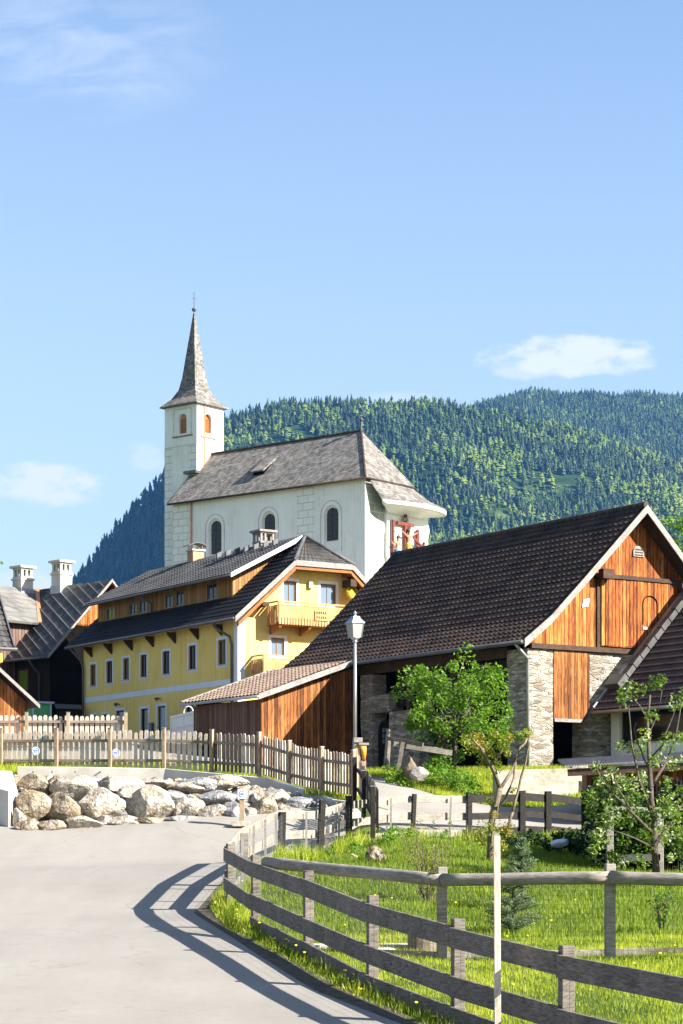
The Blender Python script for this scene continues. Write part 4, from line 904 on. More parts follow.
g = MB()
for k in range(7): g.box(xb[0]-.45, xb[0]+.45, TY0+.22, TY0+.279, zt0+.08+k*.19, zt0+.16+k*.19)
g.build('louvre', M['soffit'], lw)
g = MB(); g.box(TX0-.1, TX0-.001, xa[1]-1.2, xa[1]+1.2, zt0-.3, zt0-.18); g.box(xb[0]-1., xb[0]+1., TY0-.1, TY0-.001, zt0-.42, zt0-.30); g.build('window_ledge', M['fascia'], tw)
g = MB()
for (u0, u1, z0, z1) in ((xa[1]-1.05, xa[1]+1.05, zt0-.25, zt1+.45),):
    for a, b in (((u0, z0), (u0, z1)), ((u0, z1), (u1, z1)), ((u1, z1), (u1, z0))): g.bar((TX0-.012, a[0], a[1]), (TX0-.012, b[0], b[1]), .02, .06, (1, 0, 0))
for a, b in (((xb[0]-.95, zt0-.3), (xb[0]-.95, zt1+.45)), ((xb[0]-.95, zt1+.45), (xb[0]+.95, zt1+.45)), ((xb[0]+.95, zt1+.45), (xb[0]+.95, zt0-.3))): g.bar((a[0], TY0-.012, a[1]), (b[0], TY0-.012, b[1]), .02, .06, (0, 1, 0))
g.bar((TX0-.012, TY0+.02, zt0-1.1), (TX0-.012, TY1, zt0-1.1), .02, .07, (1, 0, 0)); g.build('painted_line', M['quoin_grey'], tw)
for qa, qb in ((TY0, TY0+.95), (TY1-.95, TY1)):
    g = MB(); g.box(TX0-.02, TX0-.001, qa, qb, -4, zt0-1.2); g.build('quoins', M['quoin'], tw)
g = MB(); g.tube([(TX0+.9, TY0-.08, TZ), (TX0+.9, TY0-.08, 13.2)], .06, 6); g.build('downspout', M['copper'], tw)
g = MB(); g.slab([(TX0+.02, TY0-.09, 12.75), (TX0+.02, TY0-.09, 12.95), (RXc, TY0-.09, RZc+.2), (RXc, TY0-.09, RZc)], .06, n=Vector((0, -1, 0))); g.build('flashing', M['copper'], tw)
g = MB(); g.box(TX0-.5, TX0+.05, TY0-.3, TY0+1.2, 13.0, 13.25); g.build('flashing', M['metal_dark'], tw)
# spire: square skirt flaring into a steep pyramid
cxT, cyT = (TX0+TX1)/2, (TY0+TY1)/2
prof = [(2.28, TZ-.12), (2.25, TZ), (1.5, TZ+.7), (1.02, TZ+1.55), (.78, TZ+2.7), (.57, TZ+4.4), (.33, TZ+6.3), (.12, TZ+8.0), (.05, TZ+8.5)]
vs = []; fs = []
for w, z in prof: vs += [(cxT-w*.93, cyT-w, z), (cxT+w*.93, cyT-w, z), (cxT+w*.93, cyT+w, z), (cxT-w*.93, cyT+w, z)]
for i in range(len(prof)-1):
    for k in range(4): fs.append((i*4+k, i*4+(k+1) % 4, (i+1)*4+(k+1) % 4, (i+1)*4+k))
fs += [(3, 2, 1, 0), tuple((len(prof)-1)*4+k for k in range(4))]
g = MB(); g.add(vs, fs); sp_ = g.build('spire', M['shingle'], church)
g = MB(); zt = TZ+8.45; g.tube([(cxT, cyT, zt), (cxT, cyT, zt+1.9)], .035, 6); g.lathe((cxT, cyT, zt+.15), [(.02, 0), (.16, .06), (.22, .2), (.16, .34), (.02, .4)], 12); g.bar((cxT-.3, cyT, zt+1.35), (cxT+.3, cyT, zt+1.35), .05, .05); g.build('finial', M['metal_dark'], sp_)
# ---- crucifixion group in front of the niche
def skinbody(name, joints, edges, parent, mat, root=0):
    me = bpy.data.meshes.new(name); me.from_pydata([j[:3] for j in joints], edges, []); o = bpy.data.objects.new(name, me); COL.objects.link(o)
    sk = o.modifiers.new('skin', 'SKIN'); sv = me.skin_vertices[0].data
    for i, j in enumerate(joints): sv[i].radius = (j[3], j[4] if len(j) > 4 else j[3])
    sv[root].use_root = True; sb = o.modifiers.new('sub', 'SUBSURF'); sb.levels = 1; sb.render_levels = 2
    me.materials.append(mat)
    o.modifiers['skin'].use_smooth_shade = True
    if parent: o.parent = parent
    return o
def figure(cx, cz, h, side, label, cloth, arms):
    """carved body hanging on a cross; local x along wall, -y outward"""
    y = -.68; s = h/1.85
    def q(x, yy, z, r, r2=None): return (cx+x*s, y+yy*s, cz+z*s, r*s, (r2 or r)*s)
    J = [q(0,0,.95,.15,.11), q(0,0,1.15,.12,.09), q(0,-.01,1.38,.17,.11), q(0,-.01,1.52,.08), q(side*.03,-.05,1.66,.10,.11), q(side*.05,-.06,1.80,.085,.10),
         q(-.2,0,1.45,.07), q(.2,0,1.45,.07)]
    E_ = [(0,1),(1,2),(2,3),(3,4),(4,5),(2,6),(2,7)]
    for k, (ax_, az, bx_, bz) in enumerate(arms):
        base = 6+k; J.append(q(ax_, -.02, az, .05)); E_.append((base, len(J)-1)); J.append(q(bx_, .04, bz, .036)); E_.append((len(J)-2, len(J)-1)); J.append(q(bx_*1.12-.0, .03, bz+(bz-az)*.3, .045, .025)); E_.append((len(J)-2, len(J)-1))
    for sgn in (-1, 1):
        J.append(q(sgn*.1, 0, .86, .1)); E_.append((0, len(J)-1)); J.append(q(sgn*.1+side*.06, -.16, .47, .068)); E_.append((len(J)-2, len(J)-1)); J.append(q(sgn*.06, -.02, .08, .042)); E_.append((len(J)-2, len(J)-1)); J.append(q(sgn*.06, -.14, -.02, .045, .03)); E_.append((len(J)-2, len(J)-1))
    e = empty('crucified_figure', C.loc, C.ang, label, 'statue', 'crucifixion figures under the church canopy')
    skinbody('body', J, E_, e, M['skin'])
    g = MB(); g.lathe((cx, y, cz+.72*s), [(.19*s, 0), (.2*s, .1*s), (.19*s, .28*s), (.16*s, .34*s)], 12); g.build('loincloth', cloth, e, smooth=True)
    g = MB(); g.lathe((cx+side*.05*s, y-.03*s, cz+1.70*s), [(.10*s, -.04*s), (.125*s, .04*s), (.12*s, .13*s), (.06*s, .2*s), (.01, .22*s)], 10); g.build('hair', M['hair'], e, smooth=True)
    return e
def cross(px, ptop, pbase, w, h_arm, arm, label, tilt=0):
    t = C.on(px, ptop, 'y', -.35); b = C.on(px, pbase, 'y', -.35)
    e = empty('wooden_cross', C.loc, C.ang, label, 'cross', 'crosses under the church canopy')
    m = MB(); m.box(t[0]-w/2, t[0]+w/2, -.60, -.46, b[2], t[2]); m.build('upright', M['cross_wood'], e)
    if arm: m = MB(); m.bar((t[0]-arm, -.53, h_arm), (t[0]+arm, -.53, h_arm-tilt), .16, w*.95); m.build('crossbar', M['cross_wood'], e)
    return t[0], e
zc = C.on(404, 524.5, 'y', -.35)[2]
x1_, e1 = cross(403.7, 512.5, 575, .3, zc, 1.15, 'tall red brown middle cross with crossbar under the church canopy')
a = C.on(403.7, 520, 'y', -.4); g = MB(); g.box(a[0]-.32, a[0]+.32, -.64, -.605, a[2]-.12, a[2]+.15); g.build('title_board', M['fascia'], e1)
x0_, _ = cross(391.5, 520, 580, .26, 0, 0, 'red upright of the left cross at the edge of the niche'); x2_, _ = cross(416, 529.5, 580, .3, 0, 0, 'red upright of the right cross on the church niche')
m = MB(); m.bar((x1_+.75, -.75, zc-1.0), (x2_+.9, -.80, zc-2.0), .12, .2); m.build('ladder_beam', M['cross_wood'], e1)
figure(x1_+.25, C.on(407, 561, 'y', -.5)[2], 2.6, -1, 'carved figure with gold cloth on the middle cross of the church niche', M['cloth_gold'], [(-.5, 1.62, -.82, 1.78), (.5, 1.6, .82, 1.72)])
figure(x0_+.35, C.on(395, 566, 'y', -.5)[2], 2.45, 1, 'carved figure with blue cloth on the left cross of the church niche', M['cloth_blue'], [(-.42, 1.28, -.55, 1.5), (.38, 1.3, .1, 1.5)])
figure(x2_+.55, C.on(420, 570, 'y', -.5)[2], 2.3, 1, 'carved figure on the right cross, half hidden by the barn roof', M['cloth_gold'], [(-.45, 1.5, -.8, 1.75), (.42, 1.3, .65, 1.2)])
# ------------------------------------------------------------------ brown house on the left
H = Fr(55, 118, 45, 6.6); hz = .7
brown = empty('brown_house', H.loc, H.ang, 'dark timber farmhouse with big slate roof and two white chimneys left of the yellow house', 'house')
hs = 1.02; hE = 4.62+hz
def hzr(x): return hE+(x+1.1)*hs if x <= 3.26 else hE+4.36*hs-(x-3.26)*hs
HR = hzr(3.26)
g = MB(); g.prism([(-.35, -1.5), (6.9, -1.5), (6.9, hzr(6.9)-.2), (3.26, HR-.2), (-.35, hzr(-.35)-.2)], 'y', 0, 12); bb = g.build('wall', M['dark_wood'], brown)
u0, u1, z0, z1 = H.rect(18.5, 671, 27.5, 689, 'x', -.35); c = MB(); recess(c, 'x', -.35, u0, u1, z0, z1, .1); cut(bb, c)
window(brown, 'x', -.35, u0, u1, z0, z1, M['pale_wood'], M['glass_green'], fw=.06, depth=.08, mull=0, surround=M['beam'], sw=.12)
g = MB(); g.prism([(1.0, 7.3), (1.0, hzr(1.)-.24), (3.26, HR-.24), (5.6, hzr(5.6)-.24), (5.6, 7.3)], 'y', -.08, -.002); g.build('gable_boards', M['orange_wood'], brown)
g = MB(); g.box(-.36, 6.92, -.05, -.003, -1.4, 6.0); g.prism([(-.36, 6.0), (6.92, 6.0), (5.7, 7.28), (.9, 7.28)], 'y', -.05, -.003); g.build('painted_shadow_boards', M['dark_void'], brown)  # near-black boards paint the yellow house's shadow onto the lower gable

r = MB(); YB2 = 13
r.slab([(-1.1, -.8, hE), (-1.1, 4.6, hE), (1.05, 4.6, hzr(1.05)), (1.05, -.8, hzr(1.05))], .14, 1); r.slab([(1.05, -.8, hzr(1.05)), (1.05, YB2, hzr(1.05)), (3.26, YB2, HR), (3.26, -.8, HR)], .14, 1)
r.slab([(7.6, -.8, hE), (7.6, YB2, hE), (3.26, YB2, HR), (3.26, -.8, HR)], .14, 1)
def slate_mat():
    m, nt, b = mk('diagonal_slates', .6, .35); s = nd(nt, 'SeparateXYZ', {0: ocoord(nt)}); y_ = s.outputs[1]; z_ = math_(nt, 'MULTIPLY', s.outputs[2], 1.4)
    vec = nd(nt, 'CombineXYZ', {0: math_(nt, 'ADD', y_, z_), 1: math_(nt, 'SUBTRACT', y_, z_), 2: 0.}).outputs[0]
    br = nd(nt, 'TexBrick', {'Vector': vec, 'Color1': (0, 0, 0, 1), 'Color2': (1, 1, 1, 1), 'Mortar': (0, 0, 0, 1), 'Scale': 1., 'Mortar Size': .03, 'Brick Width': .5, 'Row Height': .5}, offset=0)
    v = nd(nt, 'SeparateColor', {0: br.outputs['Color']}).outputs[0]
    f = math_(nt, 'ADD', math_(nt, 'MULTIPLY', v, .5), math_(nt, 'MULTIPLY', noise_(nt, ocoord(nt), 3., 4), .6))
    col = ramp(nt, f, [(.2, (.016, .016, .019)), (.55, (.036, .035, .036)), (.9, (.10, .094, .088))])
    setc(nt, b, col)
    return m
M['slates'] = slate_mat()
r.slab([(-1.1, -.78, hE+.03), (-1.1, 4.58, hE+.03), (3.26, 4.58, HR+.03), (3.26, -.78, HR+.03)], .028)
rf = r.build('roof', [M['slates'], M['beam']], brown)
g = MB()
for k in range(17):     # raised diagonal snow ribs
    y0 = -11+k*.95; p0 = Vector((-1.0, y0-1.2, hE+.1)); L = 4.1
    pts_ = []
    for t in (0, 1):
        x = -1.05+4.2*t; y = y0+4.2*t*2.4-.8
        pts_.append((x, y, hzr(x)+.06))
    a_, b_ = Vector(pts_[0]), Vector(pts_[1])
    # clip to the roof sheet
    def cl(p, q):
        t0, t1 = 0, 1
        for lo, hi in ((-.75, 4.55),):
            d = q.y-p.y
            ta, tb_ = (lo-p.y)/d, (hi-p.y)/d
            ta, tb_ = min(ta, tb_), max(ta, tb_); t0 = max(t0, ta); t1 = min(t1, tb_)
        return (p.lerp(q, t0), p.lerp(q, t1)) if t0 < t1 else None
    seg = cl(a_, b_)
    if seg: g.bar(seg[0], seg[1], .05, .04)
g.build('roof_ribs', M['metal_dark'], rf)
HP = [(-1.12, hE), (3.26, HR), (7.62, hE)]
verge(rf, HP[:2], -.8, .16, .05, M['fascia']); verge(rf, HP[1:], -.8, .16, .05, M['fascia'])
g = MB(); g.prism([(-1.12, hE+.05), (1.0, hzr(1.0)+.05), (1.0, hzr(1.0)-.15), (-1.12, hE-.15)], 'y', 4.6, 4.66); g.build('bargeboard', M['fascia'], rf)
g = MB(); g.tube([(-1.18, -.8, hE-.05), (-1.18, 4.6, hE-.05)], .07, 8); g.tube([(-1.15, .8, hE-.1), (-.8, .8, hE-.5), (-.45, .8, hE-.8), (-.45, .8, -1)], .055, 6); g.build('gutter', M['metal_dark'], brown, smooth=True)
# cross wing: its -y slope catches the sun
WY, WZ = 5.9, HR+.02
g = MB(); dl = 3.3; dxl = 2.27
def wz(t): return WZ-t*.70
g.slab([(3.26, WY, WZ), (3.26-dxl, WY-dl, wz(dl)), (-4.5, WY-dl, wz(dl)), (-4.5, WY, WZ)], .12, 0); g.slab([(3.26, WY, WZ), (3.26-dxl, WY+dl, wz(dl)), (-4.5, WY+dl, wz(dl)), (-4.5, WY, WZ)], .12, 0)
M['slates_pale'] = shingle('pale_grey_slates', [(.08, .078, .075), (.14, .135, .128), (.20, .19, .18)], .42, .3)
wr = g.build('wing_roof', M['slates_pale'], brown)
g = MB(); g.bar((3.26, WY-.02, WZ+.06), (3.24-dxl, WY-dl, wz(dl)+.05), .22, .04); g.build('copper_valley', M['copper'], wr)
g = MB(); g.prism([(WY-dl+.5, -1.5), (WY+dl-.5, -1.5), (WY+dl-.5, wz(dl-.5)-.14), (WY, WZ-.14), (WY-dl+.5, wz(dl-.5)-.14)], 'x', -4.1, .9); g.build('wing_wall', M['grey_wood_wall'], brown)
def tall_chimney(px, ptop, pbase, ax, c):
    a = H.on(px, pbase, ax, c); t = H.on(px, ptop, ax, c); x, y = a[0], a[1]; z0 = a[2]-.8; z1 = t[2]; w = .82
    m = MB(); m.box(x-w/2, x+w/2, y-w/2, y+w/2, z0, z1-.62); m.box(x-w*.58, x+w*.58, y-w*.58, y+w*.58, z1-.80, z1-.70); o = m.build('chimney', M['concrete'], brown)
    m = MB(); m.box(x-w*.5, x+w*.5, y-w*.5, y+w*.5, z1-.62, z1-.60); 
    for dx in (-1, 0, 1):
        for dy in (-1, 0, 1):
            if dx or dy: m.box(x+dx*w*.38-.07, x+dx*w*.38+.07, y+dy*w*.38-.07, y+dy*w*.38+.07, z1-.6, z1-.16)
    m.box(x-w*.5, x+w*.5, y-w*.5, y+w*.5, z1-.22, z1-.12); m.box(x-w*.66, x+w*.66, y-w*.66, y+w*.66, z1-.12, z1); m.build('chimney_head', M['concrete'], o)
    m = MB(); m.box(x-w*.28, x+w*.28, y-w*.28, y+w*.28, z1-.6, z1-.16); m.build('flue', M['dark_void'], o)
    m = MB(); m.box(x-w*.56, x+w*.56, y-w*.56, y+w*.56, z0, z0+.95); m.build('flashing', M['metal_light'], o)
    return o
tall_chimney(61.7, 561, 589, 'x', 3.26); tall_chimney(22.8, 566.5, 592, 'y', WY)
# far left neighbour roof at the frame edge
a = P(13, 648, 95); nb_ = empty('neighbour_house', (a.x, 95, 6.0), R(27), 'edge of a house with steep dark tiled roof at the far left frame edge', 'house')
ez = a.z-6.0
g = MB(); g.box(-9, -.5, .6, 7, -1, ez-.05); g.build('wall', M['dark_wood'], nb_)
g = MB(); g.slab([(-10, 0, ez), (0, 0, ez), (0, 3.4, ez+4.1), (-10, 3.4, ez+4.1)], .12, 1); g.slab([(-10, 7.4, ez), (0, 7.4, ez), (0, 3.4, ez+4.1), (-10, 3.4, ez+4.1)], .12, 1)
tiles(g, (-10, -.02, ez+.01), (-.05, -.02, ez+.01), (-.05, 3.4, ez+4.11), (-10, 3.4, ez+4.11), 30, 16, lift=.05, wave=.03); nr = g.build('roof', [M['tile_slate'], M['beam']], nb_)
g = MB(); g.bar((.02, -.05, ez+.02), (.02, 3.4, ez+4.15), .06, .22, (0, 0, 1)); g.build('bargeboard', M['metal_dark'], nr)
g = MB(); g.tube([(-10, -.08, ez-.06), (.15, -.08, ez-.06)], .08, 8); g.build('gutter', M['metal_dark'], nb_)
g = MB(); g.box(-.9, -.45, -.0, .12, ez-.65, ez-.25); g.build('wall_lamp', M['orange_plastic'], nb_, bevel=.04)
# small brown shed at the lower left
a = P(36, 705, 88); sh = empty('brown_shed', (a.x, 88, 5.4), R(25), 'small brown plank shed with pitched roof behind the picket fences at far left', 'shed')
ez = a.z-5.4; k = .86
g = MB(); g.prism([(-4.4, -1), (-.35, -1), (-.35, ez+.05), (-2.2, ez+1.68), (-4.4, ez+.05)], 'y', 0, 3.4); g.build('wall', M['red_wood'], sh)
g = MB(); g.slab([(0, -.5, ez-.05), (0, 3.8, ez-.05), (-2.2, 3.8, ez+1.85), (-2.2, -.5, ez+1.85)], .09); g.slab([(-4.6, -.5, ez-.05), (-4.6, 3.8, ez-.05), (-2.2, 3.8, ez+1.85), (-2.2, -.5, ez+1.85)], .09); sr = g.build('roof', M['tile_black'], sh)
verge(sr, [(-2.2, ez+1.85), (0, ez-.05)], -.5, .16, .04, M['fascia']); verge(sr, [(-4.6, ez-.05), (-2.2, ez+1.85)], -.5, .16, .04, M['fascia'])
# green garden hut and low blue-black roof between the two houses
a = P(33, 716, 117); gh = empty('green_hut', (a.x, 117, 6.4), R(32), 'low green painted hut with pale corner boards beside the dark timber house', 'hut')
zt_ = P(40, 703, 117).z-6.4
g = MB(); g.box(0, 1.05, 0, 2.0, -1, zt_); g.build('wall', M['green_paint'], gh)
g = MB(); g.box(-.05, .04, -.05, 0.0, -1, zt_); g.box(.97, 1.06, -.05, 0.0, -1, zt_); g.box(-.1, 1.2, -.1, 2.1, zt_, zt_+.1); g.build('trim', M['trim_blue'], gh)
a = P(56, 707, 112); lc = empty('lean_to_cover', (a.x, 112, 6.4), R(10), 'low dark sheet metal lean-to roof beside the yellow house corner', 'shelter'); zt_ = a.z-6.4
g = MB(); g.slab([(0, 0, zt_), (1.35, 0, zt_-.05), (1.35, 1.4, zt_+.22), (0, 1.4, zt_+.26)], .07); g.build('roof', M['metal_dark'], lc)
g = MB(); g.box(.05, 1.3, .25, .33, -1, zt_); g.build('wall', M['dark_wood'], lc)
# ------------------------------------------------------------------ fences
def wpos(px, D, extra=0): X = (px-CX)*D/F; return Vector((X, D, gz(X, D)+extra))
def post(mb, p, w, h, lean=0, z0=-.25, rot=0):
    a = Vector(p)+Vector((0, 0, z0)); b = Vector(p)+Vector((lean, 0, h)); mb.bar(a, b, w, w, up=(math.cos(rot), math.sin(rot), 0))
def board(mb, p, q, w, h, off, mi=0):
    """upright board between two points, pushed sideways by vector off, with slight warp"""
    p = Vector(p)+off; q = Vector(q)+off; n = 5; d = q-p
    for i in range(n):
        a = p+d*(i/n); b = p+d*((i+1)/n)
    mb.bar(p, q, w, h, mi=mi)
def plain_rails(parent, pts, heights, thick, off, mat, label=None, hh=.22, ext=.12):
    for (p, q) in zip(pts[:-1], pts[1:]):
        d = (q-p).normalized()
        for h in heights:
            m = MB(); jz = random.uniform(-.015, .015); a = p+Vector((0, 0, h+jz))-d*ext*.0+off; b = q+Vector((0, 0, h-jz))+off
            m.bar(a, b, thick, hh*random.uniform(.93, 1.05)); m.build('rail', mat, parent, bevel=.008)
def wire_mesh(pts, off, z0, z1, dx=.11, dz=.1, r=.0014):
    m = MB()
    for p, q in zip(pts[:-1], pts[1:]):
        p = p+off; q = q+off; L = (q-p).length; n = max(1, int(L/dx))
        for k in range(n+1):
            c = p.lerp(q, k/n); m.tube([c+Vector((0, 0, z0)), c+Vector((0, 0, z1))], r, 3, cap=False)
        for k in range(int((z1-z0)/dz)+1):
            z = z0+k*dz; m.tube([p+Vector((0, 0, z)), q+Vector((0, 0, z))], r, 3, cap=False)
    return m
nearP = [Vector((*corner, gz(*corner)))]+[Vector((x, y, gz(x, y))) for x, y in near]
# photo-measured foot heights for the near line
for i, (px, D) in enumerate(NEAR):
    nearP[i+1].z = EYE+(HY-{256: 929, 309: 955.5, 372: 989, 458: 1024, 566: 1064}[px])*D/F
last = nearP[-1]+(nearP[-1]-nearP[-2])*1.25; last.z = nearP[-1].z-.12
last2 = last+(last-nearP[-1])*1.0; last2.z = last.z-.2
NP = nearP+[last, last2]
fn = empty('board_fence', NP[1], 0, 'weathered grey three board fence curving along the road in the foreground', 'fence')
o0 = Vector(NP[1])
rel = [p-o0 for p in NP]
side = Vector((-.93, -.36, 0)).normalized()
for i, p in enumerate(rel[1:]):
    m = MB(); post(m, p, .125, 1.13+random.uniform(-.02, .03), rot=.25, lean=random.uniform(-.015, .015)); m.build('post', M['fence_grey'], fn, bevel=.008)
plain_rails(fn, rel, (.42, .93), .045, side*.088, M['fence_grey'], hh=.225)
plain_rails(fn, rel[1:], (.07,), .04, side*.088, M['fence_grey'], hh=.24)
m = wire_mesh(rel, side*-.07, .02, 1.0, .12, .1); m.build('wire_mesh', M['metal_dark'], fn)
# garden fence running away from the corner
FP = [Vector((*corner, gz(*corner)))]+[Vector((x, y, gz(x, y))) for x, y in far_]
FH = {1: 1.0, 2: 1.05, 3: 1.32, 4: 1.22, 5: 1.1, 6: 1.15}
ff = empty('board_fence', FP[0], 0, 'sun bleached board and wire fence running from the road bend behind the garden', 'fence')
o0 = Vector(FP[0]); rel = [p-o0 for p in FP]
for i, p in enumerate(rel):
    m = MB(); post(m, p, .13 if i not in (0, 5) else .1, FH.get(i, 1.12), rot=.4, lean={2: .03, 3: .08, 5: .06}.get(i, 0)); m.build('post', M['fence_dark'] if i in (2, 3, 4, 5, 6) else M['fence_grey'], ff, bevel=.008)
inn = Vector((-.75, .6, 0)).normalized()
tops = []
for i, (p, q) in enumerate(zip(rel[:-1], rel[1:])):
    off = inn*.1
    for h in (.98, .55, .12):
        m = MB(); m.bar(p+Vector((0, 0, h))+off, q+Vector((0, 0, h))+off, .035, .19); m.build('rail', M['fence_pale'], ff, bevel=.006)
    L = (q-p).length; n = max(1, int(L/1.6))
    for k in range(1, n+1):
        c = p.lerp(q, (k-.35)/n); m = MB(); m.bar(c+Vector((0, 0, -.2)), c+Vector((random.uniform(-.03, .05), 0, 1.05)), .05, .045); m.build('stake', M['fence_pale'], ff)
m = wire_mesh(rel, inn*-.05, .02, 1.0, .12, .1); m.build('wire_mesh', M['metal_light'], ff)
m = MB(); post(m, wpos(325.5, 49.5)-o0, .09, .72, lean=.05); m.build('stake', M['fence_grey'], ff)
# fence continuing right, its shade painted in as near-black wood
RP = [FP[-1].copy()]+[Vector((x, y, gz(x, y))) for x, y in right_]
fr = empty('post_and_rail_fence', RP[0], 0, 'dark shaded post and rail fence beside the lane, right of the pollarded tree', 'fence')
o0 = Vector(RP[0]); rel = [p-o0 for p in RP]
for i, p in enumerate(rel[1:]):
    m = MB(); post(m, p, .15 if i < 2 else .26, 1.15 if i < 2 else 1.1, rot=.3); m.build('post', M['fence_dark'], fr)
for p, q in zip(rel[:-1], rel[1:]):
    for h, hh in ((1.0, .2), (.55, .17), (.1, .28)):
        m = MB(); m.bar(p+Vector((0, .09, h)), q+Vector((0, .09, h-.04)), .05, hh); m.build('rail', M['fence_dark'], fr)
# log rail fence across the lawn
LP = [(266, 33.2), (442, 30), (610, 29), (760, 28.2)]
lp = [wpos(px, D) for px, D in LP]
lp[0].z = nearP[1].z+.05
for p, py, D in ((lp[1], 960, 30), (lp[2], 960, 29)): p.z = EYE+(HY-py)*D/F
lp[3].z = lp[2].z-.05
fl = empty('log_rail_fence', lp[1], 0, 'fence of one pale round log rail crossing the lawn behind the board fence', 'fence')
o0 = Vector(lp[1]); rel = [p-o0 for p in lp]
for p in rel[1:]: m = MB(); post(m, p, .13, 1.27, rot=.1); m.build('post', M['fence_pale'], fl, bevel=.01)
rh = [.98, 1.09, 1.09, 1.09]
for i in range(3):
    a = rel[i]+Vector((0, -.11, rh[i])); b = rel[i+1]+Vector((0, -.11, rh[i+1])); pts = [a.lerp(b, t/8)+Vector((0, 0, .003*math.sin(t*1.3+i))) for t in range(9)]
    m = MB(); m.tube(pts, [.088+.003*math.sin(t*2.1+i) for t in range(9)], 14); m.build('log_rail', M['fence_pale'], fl, smooth=True)
m = wire_mesh(rel, Vector((0, -.02, 0)), .02, 1.0, .06, .06, .0013); m.build('wire_mesh', M['metal_dark'], fl)
# tall pale stake in front
st = empty('wooden_stake', P(498, 1066, 21.2), 0, 'tall pale squared stake standing in front of the foreground board fence', 'stake')
m = MB(); m.bar((0, 0, -.3), (-.012, 0, 2.22), .062, .062, up=(0, 1, 0)); s1 = m.build('shaft', M['picket_pale'], st, bevel=.004)
m = MB(); m.prism([(-.031, 2.22), (.031, 2.22), (.01, 2.25), (-.02, 2.25)], 'y', -.03, .03); m.build('tip', M['fence_pale'], st).location.x = -.012
# ------------------------------------------------------------------ picket fences, concrete wall, rock bank
def picket_fence(name, pts, h, label, mats, pitch=.165, w=.10, group=None, posts=None, rails_front=True, ph=None, cat='picket fence', palefrom=0):
    e = empty(name, pts[0], 0, label, cat, group); o0 = Vector(pts[0]); rel = [Vector(p)-o0 for p in pts]
    pk_ = MB()
    for i, (p, q) in enumerate(zip(rel[:-1], rel[1:])):
        d = (q-p); L = Vector((d.x, d.y, 0)).length; n = max(1, int(L/pitch)); dn = Vector((d.x, d.y, 0)).normalized(); nrm = Vector((dn.y, -dn.x, 0))
        if nrm.y > 0 and abs(nrm.y) > .3: nrm = -nrm
        for k in range(n):
            c = p.lerp(q, (k+.5)/n); hh = h*random.uniform(.96, 1.03)
            a = c+nrm*-.03; ww = w*random.uniform(.88, 1.08); t = .022; tilt = dn*random.uniform(-.012, .012)
            vs = []
            for zz, sc in ((.06, 1), (hh-.05, 1), (hh, .55)):
                for sx, sy in ((-1,-1),(1,-1),(1,1),(-1,1)): vs.append(a+dn*sx*ww/2*sc+nrm*sy*t/2+Vector((0, 0, zz))+tilt*(zz/h))
            pk_.add(vs, [(0,3,2,1)]+[(i_*4+j, i_*4+(j+1) % 4, (i_+1)*4+(j+1) % 4, (i_+1)*4+j) for i_ in (0, 1) for j in range(4)]+[(8,9,10,11)], (1 if i < palefrom else (random.random() < .3)))
        for zz in (h*.26, h*.76):
            m = MB(); m.bar(p+nrm*.03+Vector((0, 0, zz)), q+nrm*.03+Vector((0, 0, zz)), .05, .085); m.build('rail', mats[1], e, bevel=.006)
    pk_.build('pickets', [mats[0], mats[3]], e)
    for i, p in enumerate(rel):
        if posts and i not in posts: continue
        d = (rel[min(i+1, len(rel)-1)]-rel[max(i-1, 0)]); dn = Vector((d.x, d.y, 0)).normalized(); nrm = Vector((dn.y, -dn.x, 0))
        if nrm.y > 0 and abs(nrm.y) > .3: nrm = -nrm
        m = MB(); m.bar(p+nrm*.10+Vector((0, 0, -.15)), p+nrm*.10+Vector((0, 0, (ph or h)+.08)), .10, .10, up=dn); po = m.build('post', mats[2], e, bevel=.006)
        m = MB(); m.bar(p+nrm*.10+Vector((0, 0, (ph or h)+.08)), p+nrm*.10+Vector((0, 0, (ph or h)+.10)), .115, .115, up=dn); m.build('post_cap', M['metal_light'], po)
    return e
PM = (M['picket'], M['picket_rail'], M['picket_rail'], M['picket_pale'])
PMt = (M['picket'], M['picket_rail'], M['post_tan'], M['picket_pale'])
pf = [P(px, py, D) for px, py, D in ((-50, 771, 65.2), (2, 771, 65), (57.5, 771, 64.6), (111, 771, 64.2), (165, 771, 63.8), (213.5, 773, 63.4), (262, 776.5, 62.2), (292.5, 786, 60.6), (325, 793.5, 58.9), (357, 798, 57.4))]
pfe = picket_fence('picket_fence', pf, 1.16, 'long picket fence standing on the concrete wall above the rocks', PMt, pitch=.152, w=.112, palefrom=5)
back = [P(px, py, D) for px, py, D in ((-40, 742, 71), (-8, 742, 71), (27, 742, 71), (68.5, 742, 71), (126, 742, 71))]
picket_fence('picket_fence', back, .86, 'shorter picket fence further back, ending beside the yellow house door', PMt, pitch=.165, w=.12, palefrom=9)
turn = [P(358.5, 799, 57.1), P(368, 815, 53.8), P(377, 833, 51.2)]
picket_fence('picket_fence', turn, 1.0, 'short shaded picket fence seen end on, descending beside the lane', (M['fence_grey'], M['fence_dark'], M['fence_dark'], M['fence_dark']), pitch=.17, w=.12)  # dark wood puts the shade of this run into its colour
